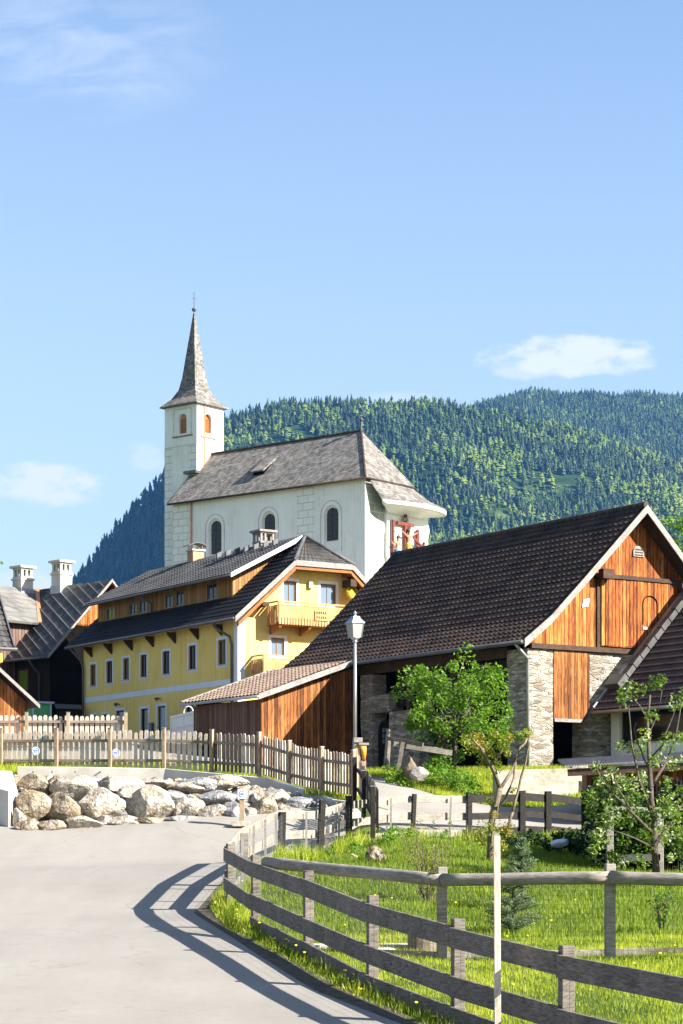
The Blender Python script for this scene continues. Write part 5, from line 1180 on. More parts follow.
# round and square little signs
def mark(name, p, shape, r, label, yaw=0):
    e = empty(name, p, yaw, label, 'sign'); m = MB()
    if shape == 'round': pts = [(r*math.cos(2*math.pi*k/20), r*math.sin(2*math.pi*k/20)) for k in range(20)]
    else: pts = [(-r, -r*1.15), (r, -r*1.15), (r, r*1.15), (-r, r*1.15)]
    m.prism(pts, 'y', -.012, 0); m.build('plate', M['white_paint'], e)
    m = MB(); n = 20; rr = r*.82
    if shape == 'round':
        for k in range(n):
            if k % 10 in (4,): continue
            a0_, a1_ = 2*math.pi*k/n, 2*math.pi*(k+1)/n; m.bar((rr*math.cos(a0_), -.016, rr*math.sin(a0_)), (rr*math.cos(a1_), -.016, rr*math.sin(a1_)), .006, r*.16, up=(0, 0, 1))
        m.box(-rr*.62, rr*.0, -.018, -.0125, r*.0, r*.26); m.box(rr*.12, rr*.6, -.018, -.0125, r*.02, r*.26); m.box(-rr*.5, rr*.5, -.018, -.0125, -r*.34, -r*.12)
    else:
        for k in range(14):
            a0_, a1_ = .7+4.9*k/14, .7+4.9*(k+1)/14; m.bar((rr*.72*math.cos(a0_), -.016, rr*.8*math.sin(a0_)), (rr*.72*math.cos(a1_), -.016, rr*.8*math.sin(a1_)), .006, r*.2, up=(0, 0, 1))
        m.box(-rr*.2, rr*.4, -.018, -.0125, -r*.1, r*.18)
    m.build('blue_mark', M['blue_ink'], e)
    return e
mark('round_sign', P(35.5, 751, 64.5), 'round', .125, 'round white sign with blue mark on the picket fence, left of the second post')
mark('round_sign', P(115.8, 753, 63.9), 'round', .12, 'round white sign with blue mark on the picket fence beside the third post from left')
# concrete wall
def wall_strip(name, pts, thick, mat, label, cat, cap=None):
    e = empty(name, pts[0][0], 0, label, cat); o0 = Vector(pts[0][0]); m = MB(); n = len(pts)
    vs = []
    for i, (p, hb) in enumerate(pts):
        a = Vector(pts[max(i-1, 0)][0]); b = Vector(pts[min(i+1, n-1)][0]); d = b-a; d.z = 0; d.normalize(); nr = Vector((-d.y, d.x, 0))
        if nr.y < 0: nr = -nr
        t = Vector(p)-o0; vs += [t, t+nr*thick, t+nr*thick-Vector((0, 0, hb)), t-Vector((0, 0, hb))]
    fs = [(i*4+k, i*4+(k+1) % 4, (i+1)*4+(k+1) % 4, (i+1)*4+k) for i in range(n-1) for k in range(4)]+[(3, 2, 1, 0), tuple((n-1)*4+k for k in range(4))]
    m.add(vs, fs); m.build('wall', mat, e, bevel=.015); return e, o0
cw = [(P(17, 766.5, 62.6), 1.0), (P(90, 767, 62.3), 1.0), (P(165, 768.5, 62.), 1.0), (P(262, 777.5, 60.6), 1.0), (P(300, 788.5, 59.2), 1.0), (P(342, 802.5, 57.), 1.1), (P(350, 812, 55.5), 1.2)]
e, o0 = wall_strip('concrete_wall', cw, .28, M['concrete'], 'low pale concrete retaining wall below the picket fence', 'wall')
for i_, px in enumerate((33, 52, 75, 100, 131, 160, 190, 222, 250)):
    m = MB(); D = 62.25-.004*max(0, px-165)*4; c = P(px, 772 if px < 170 else 772+(px-165)*.07, D-.02)-o0; m.tube([c-Vector((0, .02, 0)), c+Vector((0, .03, 0))], .02, 8); m.build('tie_hole', M['dark_void'], e)
# left wing of the wall
ew = empty('concrete_wing_wall', P(0, 832, 55.2), 0, 'pale concrete wing wall with sloping top at the left frame edge', 'wall')
o0 = P(0, 832, 55.2); plan = [P(8.5, 834, 55.0)-o0, P(17.5, 834, 55.7)-o0, P(12, 834, 61.5)-o0, P(-70, 834, 62.5)-o0, P(-70, 834, 58.5)-o0]; tops_ = [P(8.5, 791, 55.0)-o0, P(17.5, 790.5, 55.7)-o0, P(12, 771, 61.5)-o0, P(-70, 768, 62.5)-o0, P(-70, 772, 58.5)-o0]
m = MB(); m.add([Vector((p.x, p.y, -1)) for p in plan]+tops_, [(0,1,2,3,4), (5,6,7,8,9)]+[(k, (k+1) % 5, (k+1) % 5+5, k+5) for k in range(5)]); m.build('wall', M['concrete'], ew, bevel=.01)
# gravel bank
def bank():
    xs = np.linspace(10, 350, 70); rows = []
    top = np.interp(xs, [0, 165, 262, 300, 342], [62.2, 61.9, 60.4, 59.0, 57]); tz = np.interp(xs, [0, 165, 262, 300, 342], [778, 780, 789, 797, 806])
    bt = np.interp(xs, [0, 120, 200, 290, 350], [54.9, 54.6, 54.4, 54.7, 55.4]); bz_ = np.interp(xs, [0, 120, 200, 290, 350], [831, 831, 827, 825, 826])
    vs = []; nv = 26
    for j in range(nv):
        t = j/(nv-1)
        for i, x in enumerate(xs):
            D = bt[i]+(top[i]-bt[i])*t; z0 = EYE+(HY-bz_[i])*bt[i]/F-.08; z1 = EYE+(HY-tz[i])*top[i]/F
            X = (x-CX)*D/F; z = z0+(z1-z0)*(t**.8)+.10*noise.noise(Vector((X*2, D*2, 3)))+.05*noise.noise(Vector((X*7, D*7, 1)))
            vs.append((X, D, z-.1))
    n = len(xs); idx = np.arange(n*nv).reshape(nv, n); fc = np.stack([idx[:-1, :-1], idx[:-1, 1:], idx[1:, 1:], idx[1:, :-1]], -1).reshape(-1)
    m, nt, b = mk('grey_rubble_gravel', .95, .1); v = nd(nt, 'TexVoronoi', {'Vector': ocoord(nt), 'Scale': 9.}); f = nd(nt, 'SeparateColor', {0: v.outputs['Color']}).outputs[0]
    setc(nt, b, ramp(nt, f, [(.1, (.07, .065, .06)), (.5, (.16, .15, .135)), (.9, (.32, .30, .26))])); bump(nt, b, v.outputs['Distance'], 1., .08)
    npmesh('rock_bank', vs, fc, 4, m, smooth=True)['kind'] = 'structure'
bank()
def rockmat(name, cols):
    m, nt, b = mk(name, .9, .2); v = ocoord(nt); n1 = noise_(nt, v, 2.2, 6, .65); n2 = noise_(nt, v, 14., 4); vv = nd(nt, 'TexVoronoi', {'Vector': v, 'Scale': 3.}, feature='DISTANCE_TO_EDGE').outputs['Distance']
    f = math_(nt, 'ADD', math_(nt, 'MULTIPLY', n1, .7), math_(nt, 'MULTIPLY', n2, .3)); col = ramp(nt, f, [(.35, cols[0]), (.5, cols[1]), (.62, cols[2])])
    cr_ = nd(nt, 'MapRange', {0: vv, 1: 0., 2: .03}).outputs[0]
    setc(nt, b, mixc(nt, math_(nt, 'SUBTRACT', 1., cr_), col, (cols[0][0]*.6, cols[0][1]*.55, cols[0][2]*.5))); bump(nt, b, math_(nt, 'ADD', n2, math_(nt, 'MULTIPLY', n1, 2.)), .9, .06); return m
RM = [rockmat('cream_limestone', [(.19, .15, .10), (.36, .32, .26), (.49, .455, .395)]), rockmat('grey_limestone', [(.11, .11, .115), (.22, .22, .22), (.34, .34, .335)]), rockmat('ochre_stained_stone', [(.13, .085, .045), (.26, .21, .145), (.37, .33, .27)])]
def boulder_mesh(w, d, h, seed, mat, name='boulder'):
    bm = bmesh.new(); bmesh.ops.create_icosphere(bm, subdivisions=4, radius=1); rn = random.Random(seed)
    pl = []
    for k in range(11):
        n = Vector((rn.uniform(-1, 1), rn.uniform(-1, 1), rn.uniform(-.8, 1))).normalized(); pl.append((n, rn.uniform(.52, .86)))
    for v in bm.verts:
        c = v.co.copy(); 
        for n, dd in pl:
            q = c.dot(n)
            if q > dd: c -= n*(q-dd)*.93
        c *= 1+.10*noise.noise(c*1.7+Vector((seed, 0, 0)))+.05*noise.noise(c*5+Vector((0, seed, 0)))
        v.co = Vector((c.x*w/2*1.12, c.y*d/2*1.12, c.z*h/2*1.15))
    me = bpy.data.meshes.new(name); bm.to_mesh(me); bm.free(); me.materials.append(mat)
    for p in me.polygons: p.use_smooth = False
    return me
RK = []
for cx_, cy_, w, h in ((110,370,100,85),(220,370,115,80),(340,365,130,85),(455,365,60,55),(515,365,110,95),(635,370,100,62)): RK.append((cx_/3.415, 700+cy_/3.415, w/3.415, h/3.415, 'middle'))
for cx_, cy_, w, h in ((100,427,75,42),(170,430,80,40),(290,425,120,38),(430,417,95,32),(520,417,90,28),(620,412,85,26),(62,400,40,45),(358,410,40,30)): RK.append((cx_/3.415, 700+cy_/3.415, w/3.415, h/3.415, 'bottom'))
for cx_, cy_, w, h in ((130,288,95,48),(200,290,65,45),(255,300,120,60),(320,285,75,28),(400,297,130,50),(470,322,140,50),(530,288,105,28),(590,332,90,40),(190,342,75,34),(655,292,130,38)): RK.append((cx_/3.415, 700+cy_/3.415, w/3.415, h/3.415, 'top'))
for cx_, cy_, w, h, r_ in ((40,370,92,62,'middle'),(130,340,112,48,'middle'),(215,332,72,38,'middle'),(270,332,42,38,'middle'),(332,334,92,40,'middle'),(405,357,92,38,'middle'),(112,387,92,56,'bottom'),(185,387,76,56,'bottom'),(285,372,92,58,'bottom'),(240,392,52,38,'bottom'),(345,370,44,28,'bottom'),(30,411,64,22,'bottom'),(160,282,112,36,'top'),(55,292,102,40,'top')): RK.append((180+cx_/3.415, 700+cy_/3.415, w/3.415, h/3.415, r_))
ordn = ['first','second','third','fourth','fifth','sixth','seventh','eighth','ninth','tenth','eleventh','twelfth','thirteenth','fourteenth']
for row in ('top', 'middle', 'bottom'):
    rs_ = sorted([r_ for r_ in RK if r_[4] == row])
    for i, (px, py, w, h, _) in enumerate(rs_):
        basey = py+h*.5; D = float(np.interp(basey, [775, 800, 815, 832], [60.3, 57.2, 55.6, 54.6])); sc = D/F
        seed = random.randrange(999); blue = (px > 165 and random.random() < .3); kind = 1 if blue else (2 if random.random() < .22 else 0)
        o = bpy.data.objects.new('boulder', boulder_mesh(w*sc*1.32, w*sc*.9, h*sc*1.32, seed, RM[kind])); COL.objects.link(o); o.location = P(px, py, D+w*sc*.30)
        o.rotation_euler = (random.uniform(-.12, .12), random.uniform(-.08, .08), random.uniform(-.25, .25))
        tag(o, f"{('cream', 'grey', 'ochre stained')[kind]} boulder, {ordn[i]} from the left in the {row} row of the rock bank", 'boulder', 'boulders of the rock bank')
def infill():
    m = MB(); rn = random.Random(77)
    for k in range(620):
        px = rn.uniform(14, 345); t = rn.random()**.7; D = 55.0+(float(np.interp(px, [0, 165, 262, 342], [61.8, 61.4, 60.0, 57.0]))-55.2)*t; yb = float(np.interp(px, [0, 120, 200, 350], [830, 830, 826, 826])); yt = float(np.interp(px, [0, 165, 262, 342], [779, 781, 790, 806]))
        w = rn.uniform(.12, .48); c = P(px, yb+(yt-yb)*t**.75, D); bm = bmesh.new(); bmesh.ops.create_icosphere(bm, subdivisions=1, radius=1)
        q = Matrix.Rotation(rn.uniform(0, 6), 3, 'Z'); vs = [c+q@Vector((v.co.x*w*.5*rn.uniform(.8, 1.2), v.co.y*w*.4*rn.uniform(.8, 1.2), v.co.z*w*.36*rn.uniform(.8, 1.2))) for v in bm.verts]
        m.add(vs, [[v.index for v in f.verts] for f in bm.faces], rn.choice((0, 1, 1, 2))); bm.free()
    tag(m.build('rubble_stones', RM), 'small grey and cream rubble filling the gaps between the boulders', 'rubble', kind='stuff')
infill()
# sign post standing at the rocks
a = P(242, 824, 54.2); sp2 = empty('sign_post', a, 0, 'short tan post with square white and blue sign in front of the boulders', 'sign post')
m = MB(); m.box(-.06, .06, -.06, .06, 0, .93); m.build('post', M['post_tan'], sp2, bevel=.006)
m = MB(); m.box(-.25, .2, -.14, .14, -.06, .07); m.build('foot', M['concrete_old'], sp2, bevel=.01)
m = MB(); m.box(-.10, .10, -.085, -.07, .62, .86); pl_ = m.build('plate', M['white_paint'], sp2)
m = MB()
for k in range(12):
    a0_, a1_ = .8+4.7*k/12, .8+4.7*(k+1)/12; m.bar((.065*math.cos(a0_), -.088, .74+.075*math.sin(a0_)), (.065*math.cos(a1_), -.088, .74+.075*math.sin(a1_)), .006, .02, up=(0, 0, 1))
m.box(-.03, .05, -.092, -.0855, .72, .76); m.build('blue_mark', M['blue_ink'], pl_)
# ------------------------------------------------------------------ lamp, dispenser
a = P(355, 770, 67); z0 = a.z; lamp = empty('street_lamp', a, 0, 'tall grey street lamp with white lantern head in front of the barn', 'street lamp')
H_ = P(355, 642, 67).z-z0; S = 67/F
m = MB(); m.tube([(0, 0, -.2), (0, 0, .9)], .075, 12); m.tube([(0, 0, .9), (0, 0, H_)], .048, 12); m.build('pole', M['metal_light'], lamp, smooth=True)
m = MB(); m.lathe((0, 0, H_), [(.05, -.02), (.09, .02), (.05, .05), (.13, .1), (.16, .13)], 12); lb = m.build('lantern_base', M['metal_light'], lamp, smooth=True)
def frust(m, z0, w0, z1, w1):
    m.add([(-w0,-w0,z0),(w0,-w0,z0),(w0,w0,z0),(-w0,w0,z0),(-w1,-w1,z1),(w1,-w1,z1),(w1,w1,z1),(-w1,w1,z1)], [(0,3,2,1),(4,5,6,7),(0,1,5,4),(1,2,6,5),(2,3,7,6),(3,0,4,7)])
m = MB(); frust(m, H_+.13, .135, H_+.56, .19); m.build('lantern_glass', M['lamp_glass'], lamp).rotation_euler.z = .5
m = MB()
for sx in (-1, 1):
    for sy in (-1, 1): m.bar((sx*.14, sy*.14, H_+.13), (sx*.195, sy*.195, H_+.57), .025, .025)
frust(m, H_+.565, .225, H_+.6, .225); frust(m, H_+.601, .215, H_+.74, .11); frust(m, H_+.741, .12, H_+.78, .10); m.lathe((0, 0, H_+.78), [(.05, 0), (.035, .05), (.06, .09), (.03, .14), (.01, .17)], 10)
m.build('lantern_roof', M['metal_light'], lamp).rotation_euler.z = .5
a = P(360, 786, 64); db = empty('bag_dispenser', a, .1, 'wooden waste bag post with orange bag and flat lids beside the lamp pole', 'dispenser'); s_d = 64/F
m = MB(); m.box(-.17, .0, -.09, .09, -.2, 1.25); m.build('post', M['post_tan'], db); m = MB(); m.box(.03, .17, -.07, .09, -.2, .75); m.build('side_post', M['post_tan'], db)
m = MB(); m.box(-.2, .06, -.14, .12, 1.26, 1.40); m.box(-.05, .24, -.16, .1, 1.18, 1.25); m.build('lid', M['fascia'], db, bevel=.01)
m = MB(); m.add([(-.02,-.13,1.18),(.17,-.13,1.18),(.17,0,1.18),(-.02,0,1.18),(.06,-.10,.78),(.15,-.10,.74),(.15,-.02,.74),(.06,-.02,.78),(.03,-.14,1.0),(.17,-.14,.98),(.17,0,.98),(.03,0,1.0)],
   [(0,1,2,3),(0,8,9,1),(1,9,10,2),(2,10,11,3),(3,11,8,0),(8,4,5,9),(9,5,6,10),(10,6,7,11),(11,7,4,8),(4,7,6,5)]); m.build('orange_bag', M['orange_plastic'], db, smooth=True)
# ------------------------------------------------------------------ retaining wall by the barn, corrugated shed, reed fence
wl = [(P(497, 770, 67.4), 1.7), (P(540, 769, 67.9), 1.7), (P(572, 768.5, 68.2), 1.7), (P(600, 769.5, 68.5), 1.7), (P(640, 771, 68.9), 1.7)]
e, o0 = wall_strip('retaining_wall', wl, .35, M['concrete_old'], 'old pale cracked retaining wall at the lane below the barn pillar', 'wall')
m = MB(); a = P(571, 768, 68.25)-o0; b = P(588, 762, 68.25)-o0; m.box(a.x, b.x, a.y+.02, a.y+.33, a.z-.02, b.z); m.build('step_block', M['concrete_old'], e, bevel=.03)
cs = P(603, 800, 62.5); shd = empty('plank_shed', cs, R(-3), 'dark plank shed with corrugated roof under the apple tree at the right', 'shed'); ztop = P(600, 768, 62.5).z-cs.z
m = MB(); m.box(-.45, 4.6, 0, 2.6, -.8, ztop-.05); m.build('wall', M['red_wood'], shd)
m = MB(); nx_ = 72; x0 = P(566, 766, 61.6).x-cs.x; vs = []; zf = P(566, 766.5, 61.6).z-cs.z
L_ = 5.6
for t in (0, 1):
    for lay in (0, 1):
        for i in range(nx_*2+1):
            x = x0+L_*i/(nx_*2); vs.append((x, -.95+4.0*t, zf+.30*i/(nx_*2)+.35*t+(.045 if i % 2 else -.0)-lay*.03))
k = nx_*2+1
fs = []
for i in range(k-1): fs += [(i, i+1, 2*k+i+1, 2*k+i), (k+i, 3*k+i, 3*k+i+1, k+i+1), (i, k+i, k+i+1, i+1), (2*k+i, 2*k+i+1, 3*k+i+1, 3*k+i)]
m.add(vs, fs); m.build('corrugated_roof', M['fascia'], shd)
m = MB(); m.bar((x0+.1, -.8, zf-.17), (x0+L_, -.8, zf+.12), .1, .2); m.build('roof_beam', M['beam'], shd)
a = P(589, 783, 68.2); nt_ = empty('notice_board', a, 0, 'small white notice with red and blue marks at the end of the retaining wall', 'notice'); m = MB(); m.box(-.1, .1, -.03, 0, -.22, .2); m.build('panel', M['white_paint'], nt_)
m = MB(); m.box(-.07, .06, -.036, -.031, .04, .14); m.build('red_mark', M['red_ink'], nt_); m = MB(); m.box(-.06, .07, -.036, -.031, -.12, -.02); m.build('blue_mark', M['blue_ink'], nt_)
# brushwood screen
a = P(603, 868, 46); bs = empty('brushwood_screen', a, R(-4), 'tall dark brushwood screen behind the apple tree at the right edge', 'screen')
m = MB(); rn = random.Random(4)
for k in range(420):
    x = rn.uniform(0, 4.6); h = 1.78+rn.uniform(-.12, .14); y = rn.uniform(-.05, .05); m.bar((x, y, -.2), (x+rn.uniform(-.06, .06), y+rn.uniform(-.03, .03), h), .022, .022)
for k in range(330):
    y = rn.uniform(.1, 6.5); h = 1.7+rn.uniform(-.12, .14); x = rn.uniform(-.08, .02)-y*.02; m.bar((x, y, -.2), (x+rn.uniform(-.03, .03), y+rn.uniform(-.06, .06), h), .022, .022)
m.box(.03, .06, .1, 6.5, -.2, 1.6); m.box(0, 4.6, .06, .09, -.2, 1.7); m.build('brush', M['dark_wood'], bs)
a = P(610, 867, 45); fr_ = empty('pale_frame', a, 0, 'pale timber frame of two posts and a top rail before the brushwood screen', 'frame')
m = MB(); m.box(-.07, .07, -.05, .05, -.2, 1.16); m.build('post', M['fence_pale'], fr_, bevel=.01); m = MB(); w_ = (P(660, 867, 45)-a).x; m.box(w_-.07, w_+.07, -.05, .05, -.2, 1.12); m.build('post', M['fence_pale'], fr_, bevel=.01)
m = MB(); m.bar((-.1, 0, 1.2), (w_+.1, 0, 1.18), .08, .07); m.build('top_rail', M['fence_pale'], fr_, bevel=.01)
m = MB(); m.bar((.15, 0, .18), (w_, 0, .2), .1, .14); m.build('low_board', M['metal_dark'], fr_)
# white yard railing and hoop by the yellow house
a = Y.w(-2.4, 5.2, .2); p0 = P(171, 717.5, 97); p1 = P(197, 711.5, 94)
rw = empty('white_railing', p0, 0, 'white panelled railing with two red spots left of the lean-to shed', 'railing'); d = p1-p0
m = MB(); m.add([Vector((0,0,0)), d, d-Vector((0,0,1.0)), Vector((0,0,-1.0)), Vector((0,.04,0)), d+Vector((0,.04,0)), d+Vector((0,.04,-1.0)), Vector((0,.04,-1.0))], [(0,1,2,3),(7,6,5,4),(0,4,5,1),(1,5,6,2),(2,6,7,3),(3,7,4,0)]); m.build('panel', M['white_paint'], rw)
m = MB(); m.bar((0, -.03, 0), d+Vector((0, -.03, 0)), .08, .1); m.bar((0, -.03, -.5), d+Vector((0, -.03, -.5)), .05, .05)
for t in (0, .5, 1): c = d*t; m.bar(c+Vector((0, -.03, .02)), c+Vector((0, -.03, -1.0)), .06, .08)
m.build('frame', M['white_paint'], rw)
m = MB(); m.tube([(.13, -.09, -.28), (.13, -.05, -.28)], .09, 10); m.build('red_spot', M['red_ink'], rw); m = MB(); m.tube([(.13, -.09, -.52), (.13, -.05, -.52)], .06, 10); m.build('red_spot', M['red_ink'], rw)
a = P(188.5, 722, 96.5); hp = MB(); hp.tube([(-.22, 0, -.6), (-.2, 0, .45)]+[(-.0-.2*math.cos(math.pi*k/8), 0, .45+.24*math.sin(math.pi*k/8)) for k in range(1, 8)]+[(.2, 0, .45), (.24, 0, -.6)], .022, 8)
o = hp.build('white_hoop', M['white_paint'], smooth=True); o.location = a; tag(o, 'white arched metal hoop rising behind the white railing', 'hoop')
# ------------------------------------------------------------------ plants
def leaves(name, centers, radii, counts, size, mat, parent=None, up=.4, seed=0, tbase=None, flat=1.0, aspect=.55):
    rng = np.random.default_rng(seed); C_ = np.repeat(np.asarray(centers, float), counts, 0); Rr = np.repeat(np.asarray(radii, float), counts)
    n = len(C_); d = rng.normal(size=(n, 3)); d /= np.linalg.norm(d, axis=1)[:, None]; rad = Rr*rng.random(n)**.45
    pos = C_+d*rad[:, None]*np.array([1, 1, flat])
    nr = rng.normal(size=(n, 3)); nr[:, 2] = np.abs(nr[:, 2])+up; nr /= np.linalg.norm(nr, axis=1)[:, None]
    t = np.cross(nr, rng.normal(size=(n, 3))); t /= np.linalg.norm(t, axis=1)[:, None]; b = np.cross(nr, t)
    s_ = size*rng.uniform(.6, 1.3, n)[:, None]
    V = np.stack([pos-t*s_, pos-b*s_*aspect+nr*s_*.12, pos+t*s_, pos+b*s_*aspect+nr*s_*.12], 1).reshape(-1, 3)
    tb = np.repeat(np.asarray(tbase if tbase is not None else np.full(len(counts), .5)), counts)
    tint = np.clip(tb+rng.normal(0, .16, n), 0, 1)
    return npmesh(name, V, np.arange(n*4), 4, mat, np.repeat(tint, 4), parent)
def wob_line(a, b, n, amp, rn, sag=0):
    a = Vector(a); b = Vector(b); L = (b-a).length
    return [a.lerp(b, t/n)+Vector((rn.uniform(-1, 1), rn.uniform(-1, 1), rn.uniform(-1, 1)))*amp*L*(0 if t in (0, n) else 1)+Vector((0, 0, sag*math.sin(math.pi*t/n))) for t in range(n+1)]
def crown_tree(name, base, trunk_h, cz, rx, ry, rz_, ncl, clr, nleaf, lsize, mat, bark, label, cat, seed=1, stems=1, group=None, trunk_r=.08, hollow=.45):
    rn = random.Random(seed); e = empty(name, base, 0, label, cat, group); cl = []; tb = []
    while len(cl) < ncl:
        v = Vector((rn.uniform(-1, 1), rn.uniform(-1, 1), rn.uniform(-1, 1)))
        if not (hollow < v.length < 1): continue
        bump_ = 1+.55*noise.noise(v*1.6+Vector((seed, 0, 0))); cl.append(Vector((v.x*rx*bump_, v.y*ry*bump_, cz+v.z*rz_*bump_))); tb.append(.45+.25*rn.uniform(-1, 1)+.1*v.z)
    cnt = [max(4, int(nleaf/ncl*rn.uniform(.5, 1.5))) for _ in cl]; rr = [clr*rn.uniform(.6, 1.3) for _ in cl]
    leaves('crown', cl, rr, cnt, lsize, mat, e, seed=seed, tbase=tb)
    m = MB()
    for s_ in range(stems):
        a = Vector((rn.uniform(-.2, .2)*(stems > 1), rn.uniform(-.2, .2)*(stems > 1), -.2)); top = Vector((a.x*3, a.y*3, trunk_h))
        m.tube(wob_line(a, top, 5, .03, rn), [trunk_r*(1-.09*i) for i in range(6)], 7)
        for c in cl[s_::stems]:
            if rn.random() < .75: st_ = top.lerp(Vector((0, 0, cz)), rn.uniform(-.3, .6)); m.tube(wob_line(st_, c, 4, .08, rn), [trunk_r*.42, trunk_r*.34, trunk_r*.26, trunk_r*.17, .006], 5)
    m.build('trunk', bark, e, smooth=True); return e
b0 = wpos(455, 71)
hgt = P(452, 655, 71).z-b0.z
crown_tree('leafy_tree', b0, hgt*.38, hgt*.60, 1.85, 1.6, hgt*.42, 80, .36, 12500, .066, M['leaf_bush'], M['bark'], 'bushy bright green tree growing in front of the dark barn opening', 'tree', 3, stems=3, trunk_r=.09)
def traced_tree(name, D, branches, clumps, lsize, mat, bark, label, cat, seed, dens=60, depth=.35, tb=None, tk=1., lk=1.):
    """branches: list of ([(px,py,depth offset)], r0, r1); clumps (px,py,r_px,dens)"""
    rn = random.Random(seed); p0 = branches[0][0][0]; base = P(p0[0], p0[1], D+p0[2]); e = empty(name, base, 0, label, cat); m = MB()
    for pts, r0, r1 in branches:
        w = [P(x, y, D+dd)-base for x, y, dd in pts]; ww = []; r0 *= tk; r1 *= tk
        for a, b in zip(w[:-1], w[1:]):
            for t in (0, .5): ww.append(a.lerp(b, t)+Vector((rn.uniform(-1, 1), rn.uniform(-1, 1), 0))*.02)
        ww.append(w[-1]); m.tube(ww, [r0+(r1-r0)*i/(len(ww)-1) for i in range(len(ww))], 7)
    m.build('trunk', bark, e, smooth=True)
    cs_ = []; rs = []; cn_ = []; tt = []
    for c in clumps:
        cs_.append(P(c[0], c[1], D+(c[4] if len(c) > 4 else rn.uniform(-depth, depth)))-base); rs.append(c[2]*D/F); cn_.append(int(c[3]*lk)); tt.append(rn.uniform(.2, .8))
    leaves('foliage', cs_, rs, cn_, lsize, mat, e, seed=seed, tbase=tt); return e
D_ = 46
traced_tree('pollarded_tree', D_, [([(489, 866, 0), (491, 835, 0), (494, 808, .0), (500, 788, .1)], .115, .085), ([(500, 788, .1), (492, 765, -.1), (480, 747, -.3)], .07, .05), ([(500, 788, .1), (512, 770, .3), (521, 748, .4), (527, 738, .5)], .055, .035),
    ([(494, 812, 0), (505, 800, -.2), (513, 778, -.4), (516, 762, -.4)], .045, .025), ([(492, 765, -.1), (502, 752, -.2), (506, 742, -.2)], .045, .03), ([(490, 848, 0), (494, 822, -.2), (499, 800, -.3)], .03, .015), ([(480, 747, -.3), (472, 738, -.3)], .03, .02), ([(513, 812, .2), (519, 790, .3), (525, 762, .3), (530, 742, .3)], .045, .02), ([(505, 838, .2), (509, 825, .2), (513, 812, .2)], .06, .045)],
    [(466,740,7,60),(477,742,10,130),(485,750,9,100),(470,748,8,80),(492,757,9,90),(503,744,8,90),(509,738,6,60),(519,736,7,80),(527,734,6,60),(498,768,7,50),(484,762,7,50),(490,800,5,30),(494,815,5,25),(486,828,12,90),(498,832,12,100),(508,830,9,70),(482,838,8,50),(513,790,4,20),(500,845,8,50),(506,752,6,50),(494,735,5,40)], .036, M['leaf_bud'], M['bark_pale'], 'knobbly pollarded tree with orange green spring buds in the garden', 'tree', 5, tk=.72, lk=1.7)
rn = random.Random(12)
top_cl = [(628,692,13,60),(624,700,9,40),(640,690,8,30),(655,683,9,45),(662,680,7,30),(676,702,11,60),(683,695,9,40),(652,716,8,40),(645,735,9,40),(641,748,10,50),(629,748,7,30),(668,742,12,50),(680,738,8,40),(655,760,9,45),(672,762,12,60),(612,775,10,50),(600,782,8,40),(622,783,10,50),(596,766,6,25),(620,745,6,20),(640,778,10,50)]
low_cl = [(rn.uniform(588, 700), rn.uniform(778, 866), rn.uniform(6, 14), rn.uniform(15, 45)) for _ in range(95)]
br_ = [([(657, 874, 0), (655, 840, 0), (651, 800, 0), (650, 760, .1), (648, 720, .2), (650, 695, .2)], .075, .02), ([(652, 815, 0), (640, 780, -.3), (632, 745, -.4), (628, 700, -.4)], .035, .01), ([(650, 770, .1), (640, 750, .2), (634, 728, .3), (636, 722, .3)], .02, .01), ([(655, 835, 0), (630, 810, -.4), (610, 792, -.5), (596, 768, -.5)], .04, .01),
    ([(650, 790, 0), (665, 765, .3), (676, 740, .4), (682, 700, .4)], .035, .01), ([(654, 845, 0), (676, 815, .4), (690, 790, .5)], .04, .012), ([(650, 760, .1), (662, 745, -.2), (671, 722, -.2), (678, 702, -.2)], .02, .008), ([(648, 720, .2), (640, 705, .2), (626, 692, .1)], .015, .006), ([(610, 792, -.5), (600, 800, -.5), (590, 812, -.4)], .015, .006), ([(630, 810, -.4), (618, 790, -.3), (613, 775, -.2)], .02, .006), ([(655, 850, 0), (635, 838, -.5), (612, 830, -.6)], .025, .008), ([(648, 735, .2), (658, 715, .3), (662, 690, .2)], .014, .006)]
traced_tree('apple_tree', 42, br_, top_cl+low_cl, .042, M['leaf_apple'], M['bark'], 'loose young apple tree with pale blossom in front of the brushwood screen', 'tree', 8, depth=.9, lk=1.5)
# bare garden shrub with young buds
def shrub(name, px, py, D, w, h, n, mat, label, seed, ls=.022, per=9, cat='shrub'):
    rn = random.Random(seed); b = P(px, py, D); e = empty(name, b, 0, label, cat); m = MB(); cs_ = []
    for k in range(n):
        a = rn.uniform(0, 6.28); r = rn.uniform(.2, 1)*w/2; tip = Vector((math.cos(a)*r, math.sin(a)*r, h*rn.uniform(.6, 1.0))); pts = wob_line((math.cos(a)*.04, math.sin(a)*.04, -.05), tip, 4, .05, rn); m.tube(pts, [.010, .009, .007, .005, .003], 4)
        for p in pts[1:]: cs_.append(p)
        q = pts[2]+Vector((rn.uniform(-.15, .15), rn.uniform(-.15, .15), rn.uniform(.15, .3))); m.tube([pts[2], q], [.006, .003], 4); cs_.append(q)
    m.build('stems', M['bark_pale'], e); leaves('buds', cs_, [.05]*len(cs_), [per]*len(cs_), ls, mat, e, seed=seed); return e
shrub('budding_shrub', 428, 903, 39, 1.15, 1.45, 26, M['leaf_bud'], 'almost bare garden shrub with tiny yellow buds behind the log rail', 4)
shrub('small_shrub', 662, 925, 34, .5, .6, 12, M['leaf_bush'], 'small yellow green shrub on the lawn at the right frame edge', 6, .02, 14)
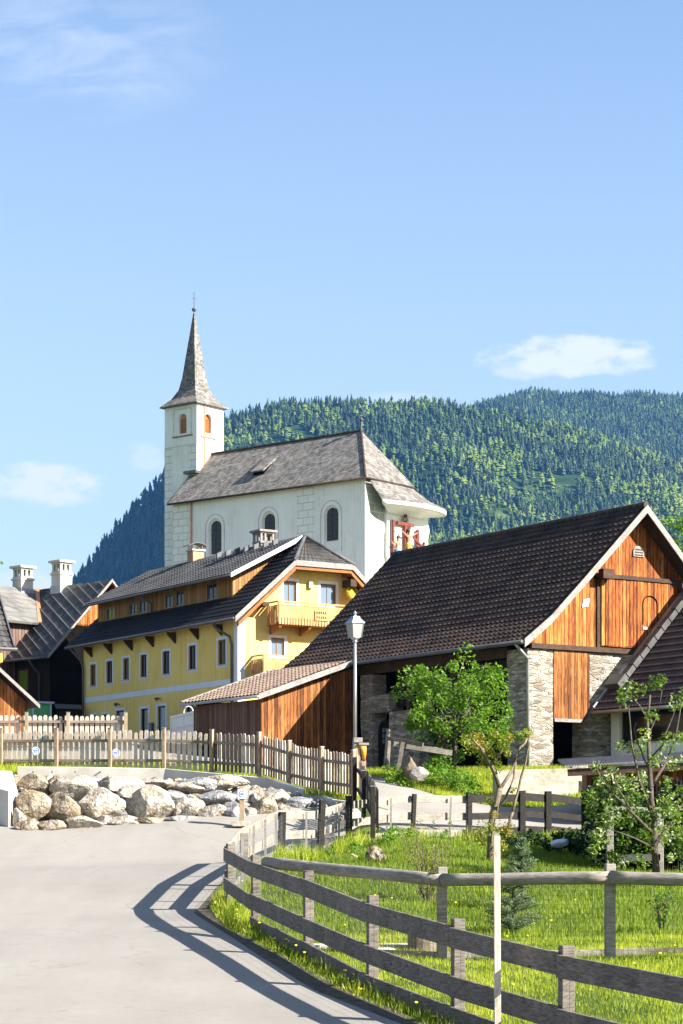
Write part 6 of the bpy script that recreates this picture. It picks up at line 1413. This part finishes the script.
def spruce(px, py, D, h, r, label, seed):
    rn = random.Random(seed); b = P(px, py, D); e = empty('young_spruce', b, 0, label, 'tree', 'young spruces in the garden'); m = MB(); m.tube([(0, 0, -.1), (0, 0, h)], [.03, .006], 6); cs_ = []; ds_ = []
    k = 0
    for i in range(120):
        t = rn.random()**1.15; z = h*(.08+.9*t); L = r*(1-t)**.8*rn.uniform(.7, 1.15)+.05; a = rn.uniform(0, 6.28); d = Vector((math.cos(a), math.sin(a), .28)); p0 = Vector((0, 0, z)); p1 = p0+d*L; m.tube([p0, p1], [.007, .003], 4)
        for s_ in range(int(L/.018)+3):
            q = p0.lerp(p1, (s_+.5)/(int(L/.018)+3)); cs_.append(q); ds_.append(.35+.4*s_/(int(L/.018)+3))
    m.build('trunk', M['bark'], e); leaves('needles', cs_, [.035]*len(cs_), [5]*len(cs_), .022, M['needle'], e, seed=seed, tbase=ds_, aspect=.18); return e
spruce(513, 936, 34, 1.06, .48, 'young blue green spruce on the lawn behind the log rail', 2)
spruce(522, 893, 38, .95, .4, 'smaller spruce shaded behind the log rail, its tips above it', 9)
# trees beyond the barn and at the left edge
crown_tree('birch_tree', (P(449, 700, 112).x, 112, 8.), 4, 6.6, 1.6, 2, 2.0, 26, .6, 1800, .12, M['leaf_bush'], M['bark'], 'tree top just showing over the barn ridge beside the church niche', 'tree', 21)
crown_tree('birch_tree', (P(676, 700, 112).x, 112, 8.), 4, 8.6, 1.6, 2, 1.9, 22, .5, 1500, .12, M['leaf_bush'], M['bark'], 'tree top peeping out behind the right side of the barn gable', 'tree', 22)
crown_tree('willow_tree', (P(-42, 780, 60).x, 60, 3.6), 5.5, 6.4, 1.25, 1.2, 1.5, 30, .35, 900, .06, M['leaf_bud'], M['bark'], 'sparse twigs of a tree reaching in at the left frame edge', 'tree', 23)
# ------------------------------------------------------------------ grass
def grass(name, region, n, h0, h1, label, seed, w=.007, tmul=1., lean=.5, mat=None):
    rng = np.random.default_rng(seed); x0, x1, y0, y1, f = region
    X = rng.uniform(x0, x1, n); Y = rng.uniform(y0, y1, n); k = f(X, Y); X, Y = X[k], Y[k]; Z = G(X, Y); n = len(X)
    patch = np.array([noise.noise(Vector((a*.9, b*.9, seed))) for a, b in zip(X[:n], Y[:n])])
    H_ = rng.uniform(h0, h1, n)*(1+.45*patch); a = rng.uniform(0, 6.28, n); dx, dy = np.cos(a), np.sin(a); le = rng.uniform(0, lean, n)*H_; b = rng.uniform(0, 6.28, n); W = w*rng.uniform(.7, 1.4, n)
    V = np.stack([np.stack([X-dx*W, Y-dy*W, Z-.01], 1), np.stack([X+dx*W, Y+dy*W, Z-.01], 1), np.stack([X+np.cos(b)*le, Y+np.sin(b)*le, Z+H_], 1)], 1).reshape(-1, 3)
    tint = np.clip(.5+.45*patch+rng.normal(0, .2, n), 0, 1)*tmul
    o = npmesh(name, V, np.arange(n*3), 3, mat or M['grass_blade'], np.repeat(tint, 3)); tag(o, label, 'grass', kind='stuff'); return o
garden = [(edge[1][0]+.30, 20), (edge[0][0]+.3, 14)]
gpoly = [(8.5, 17)]+[(last.x+.05, last.y)]+[(x+.04, y) for x, y in near[::-1]]+[(corner[0]+.1, corner[1])]+[(x, y-.05) for x, y in far_]+[(x, y-.1) for x, y in right_]+[(9.5, 60), (9.5, 17)]
inG = lambda X, Y: inside(X, Y, gpoly)
vis = lambda X, Y, m=30: (np.abs(X/Y*F) < 345+m)
grass('lawn_grass', (-2.2, 8, 17, 33, lambda X, Y: inG(X, Y) & vis(X, Y)), 150000, .03, .085, 'short bright green lawn grass between the fences in the foreground', 1)
grass('lawn_grass', (-2.2, 9.5, 33, 60, lambda X, Y: inG(X, Y) & vis(X, Y)), 120000, .04, .12, 'longer garden grass behind the log rail fence', 2, w=.010, tmul=.5)
def dist_edge(X, Y):
    d = np.full(X.shape, 9.); P_ = edge[:-1]
    for (ax, ay), (bx, by) in zip(edge[:-1], edge[1:]):
        vx, vy = bx-ax, by-ay; t = np.clip(((X-ax)*vx+(Y-ay)*vy)/(vx*vx+vy*vy), 0, 1); d = np.minimum(d, np.hypot(X-ax-t*vx, Y-ay-t*vy))
    return d
nroad = lambda X, Y: ~inside(X, Y, road_poly)
grass('verge_grass', (-3.2, 5, 14, 62, lambda X, Y: nroad(X, Y) & (dist_edge(X, Y) < .42) & vis(X, Y)), 260000, .04, .17, 'tufted grass verge along the foot of the roadside fence', 3, w=.007, lean=.8)
grass('verge_grass', (-3.0, -1.0, 33, 44, lambda X, Y: nroad(X, Y) & (dist_edge(X, Y) < .5)), 12000, .10, .30, 'tall grass tuft at the bend of the roadside fence', 7, w=.009, lean=.7)
grass('bank_grass', (-1, 10, 58, 79, lambda X, Y: nroad(X, Y) & vis(X, Y)), 90000, .06, .22, 'grassy bank beside the lane in front of the barn', 4, w=.014)
grass('far_garden_grass', (-1.4, 4, 44, 56, lambda X, Y: inG(X, Y) & (dist_edge(X, Y) < 1.3) & (np.array([noise.noise(Vector((a, b, 5))) for a, b in zip(X*1.2, Y*1.2)]) > -.05)), 26000, .10, .42, 'tall tufts of grass along the foot of the bleached fence', 5, w=.012, lean=.6)
grass('yard_grass', (-14, 0, 57, 66, lambda X, Y: nroad(X, Y) & ~inside(X, Y, bank_poly) & vis(X, Y)), 40000, .05, .15, 'grass strip growing behind the concrete wall', 6, w=.014)
# dandelions
def dandelions():
    rng = np.random.default_rng(2); m = MB(); k = 0
    while k < 62:
        if k < 34: X, Y = rng.uniform(-2, 7), rng.uniform(19, 40); ok = inG(np.array([X]), np.array([Y]))[0]
        else: X, Y = rng.uniform(-3, 1.5), rng.uniform(21, 42); A = np.array([X]); B_ = np.array([Y]); ok = (dist_edge(A, B_)[0] < .4) and nroad(A, B_)[0]
        if not ok: continue
        k += 1; z = gz(X, Y); h = rng.uniform(.05, .2); m.tube([(X, Y, z), (X+.01, Y, z+h)], .003, 3, 0); m.tube([(X+.01, Y, z+h), (X+.01, Y-.002, z+h+.012)], [.022, .016], 7, 1)
    ym = mottled('dandelion_yellow', (.75, .55, .01), (.85, .65, .02), 5.)
    tag(m.build('dandelions', [M['grass_blade'], ym]), 'yellow dandelions dotted through the lawn and the road verge', 'flowers', kind='stuff')
dandelions()
# leafy weeds on the bank and around the fence ends
def weeds(name, spots, label, mat, seed, ls=.05):
    cs_ = []; rs = []; cn_ = []
    for px, D, w, h, n in spots:
        rn = random.Random(int(px*7+D))
        for k in range(8): c = wpos(px+rn.uniform(-.5, .5)*w, D+rn.uniform(-.5, .5)); cs_.append(c+Vector((0, 0, rn.uniform(.1, .9)*h))); rs.append(h*.35); cn_.append(n//8)
    o = leaves(name, cs_, rs, cn_, ls, mat, seed=seed); tag(o, label, 'weeds', kind='stuff')
weeds('weeds', [(404, 68.6, 14, .5, 500), (395, 69.5, 18, .55, 500), (414, 69, 18, .5, 420), (432, 69.5, 20, .6, 600), (448, 69, 20, .7, 700), (462, 68.3, 18, .8, 700), (472, 67.6, 12, .7, 420), (440, 70, 26, .9, 700)], 'leafy green undergrowth on the bank below the bushy tree', M['leaf_bush'], 31)
weeds('ground_ivy', [(232, 38.2, 8, .25, 260), (240, 36.6, 8, .22, 220), (355, 48.5, 12, .3, 260), (390, 50, 14, .35, 260), (405, 52, 18, .4, 360), (440, 53, 20, .4, 360), (330, 47.5, 10, .25, 160)], 'low leafy plants along the fences of the garden', M['leaf_bush'], 32, .035)
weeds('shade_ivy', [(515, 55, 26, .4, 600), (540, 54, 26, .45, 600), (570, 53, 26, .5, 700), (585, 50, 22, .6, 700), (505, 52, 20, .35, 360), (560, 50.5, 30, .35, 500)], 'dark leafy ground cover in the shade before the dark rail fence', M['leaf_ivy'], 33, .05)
_rn = random.Random(31); _cs = []
for k in range(70): _cs.append(P(_rn.uniform(598, 700), _rn.uniform(790, 862), 45.6+_rn.uniform(-.2, .4)))
for k in range(30): _cs.append(P(_rn.uniform(594, 604), _rn.uniform(795, 862), _rn.uniform(46, 52)))
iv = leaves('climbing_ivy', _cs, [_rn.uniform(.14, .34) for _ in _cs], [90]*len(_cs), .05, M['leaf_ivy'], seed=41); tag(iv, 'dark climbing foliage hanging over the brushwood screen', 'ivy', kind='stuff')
# ------------------------------------------------------------------ stones, stump, edging, slabs
def single_rock(px, py, D, w, h, mat, label, name='garden_stone', seed=3):
    o = bpy.data.objects.new(name, boulder_mesh(w, w*.8, h, seed, mat, name)); COL.objects.link(o); o.location = P(px, py, D); tag(o, label, 'stone'); return o
single_rock(377, 856, 44.5, .42, .38, RM[2], 'brown rounded stone at the foot of the bleached fence', seed=5)
single_rock(560, 843, 50, .5, .2, M['trim_blue'], 'pale flat stone lying in the shade before the dark fence', seed=8)
single_rock(352, 857, 46, .3, .16, RM[0], 'small cream stone left of the brown garden stone', seed=9)
e = empty('cut_log', P(423, 957, 31), R(20), 'short thick cut log standing on the lawn below the bare shrub', 'log'); m = MB(); m.tube([(0, 0, -.08), (.01, 0, .2), (0, .02, .42)], [.235, .225, .22], 16); m.build('bark', M['bark_pale'], e, smooth=False)
m = MB(); m.tube([(0, .02, .42), (0, .02, .432)], [.215, .213], 16); m.build('cut_face', M['log_end'], e)
e = empty('lawn_edging', wpos(345, 30), 0, 'thin pale stone edging crossing the lawn at the log rail posts', 'edging'); o0 = Vector(e.location); m = MB(); prev = wpos(335, 31)-o0
for px in range(355, 760, 20): q = wpos(px, 30.3-.002*(px-345))-o0; m.bar(prev+Vector((0, 0, .03)), q+Vector((0, 0, .03)), .07, .12); prev = q
m.build('kerb', M['concrete_old'], e)
for i, (px, D, w, d, lb) in enumerate(((330, 31.3, .8, .6, 'left of the three pale stepping slabs under the log rail'), (366, 30.9, .75, .7, 'middle of the three pale stepping slabs under the log rail'), (402, 31.6, .7, .5, 'right of the three pale stepping slabs under the log rail'))):
    c = wpos(px, D); m = MB(); m.prism([(-w/2, -d/2), (w/2*.9, -d/2*1.1), (w/2, d/2*.8), (-w/2*.8, d/2)], 'z', -.05, .045); o = m.build('stepping_slab', M['concrete'], bevel=.01); o.location = c; o.rotation_euler.z = .2*i; tag(o, lb, 'paving slab', 'stepping slabs')
# old rail remains and root on the bank
e = empty('broken_rail_fence', wpos(388, 70), 0, 'remains of an old grey rail fence leaning on the bank by the barn door', 'fence'); o0 = Vector(e.location)
def rel_(px, py, D): return P(px, py, D)-o0
m = MB(); m.tube([rel_(386, 770, 70), rel_(388, 745, 70), rel_(389, 729, 70)], [.10, .09, .07], 8); m.build('post', M['fence_grey'], e)
m = MB(); m.bar(rel_(398, 771, 69.5), rel_(403, 742, 69.5), .13, .13); m.build('post', M['fence_grey'], e); m = MB(); m.bar(rel_(386, 738, 69.8), rel_(423, 745, 69.2), .08, .13); m.build('rail', M['fence_grey'], e); m = MB(); m.bar(rel_(394, 744, 69.6), rel_(452, 753, 69.4), .1, .17); m.build('rail', M['fence_pale'], e); m = MB(); m.bar(rel_(420, 748, 70.4), rel_(442, 750, 70.4), .1, .15); m.build('rail', M['fence_pale'], e)
single_rock(409, 768, 68.6, .5, .75, M['bark_pale'], 'upright split grey stump on the bank below the broken rails', 'split_stump', 14); single_rock(420, 774, 68.3, .62, .4, M['fascia'], 'low pale gnarled root lying beside the split stump', 'gnarled_root', 15)
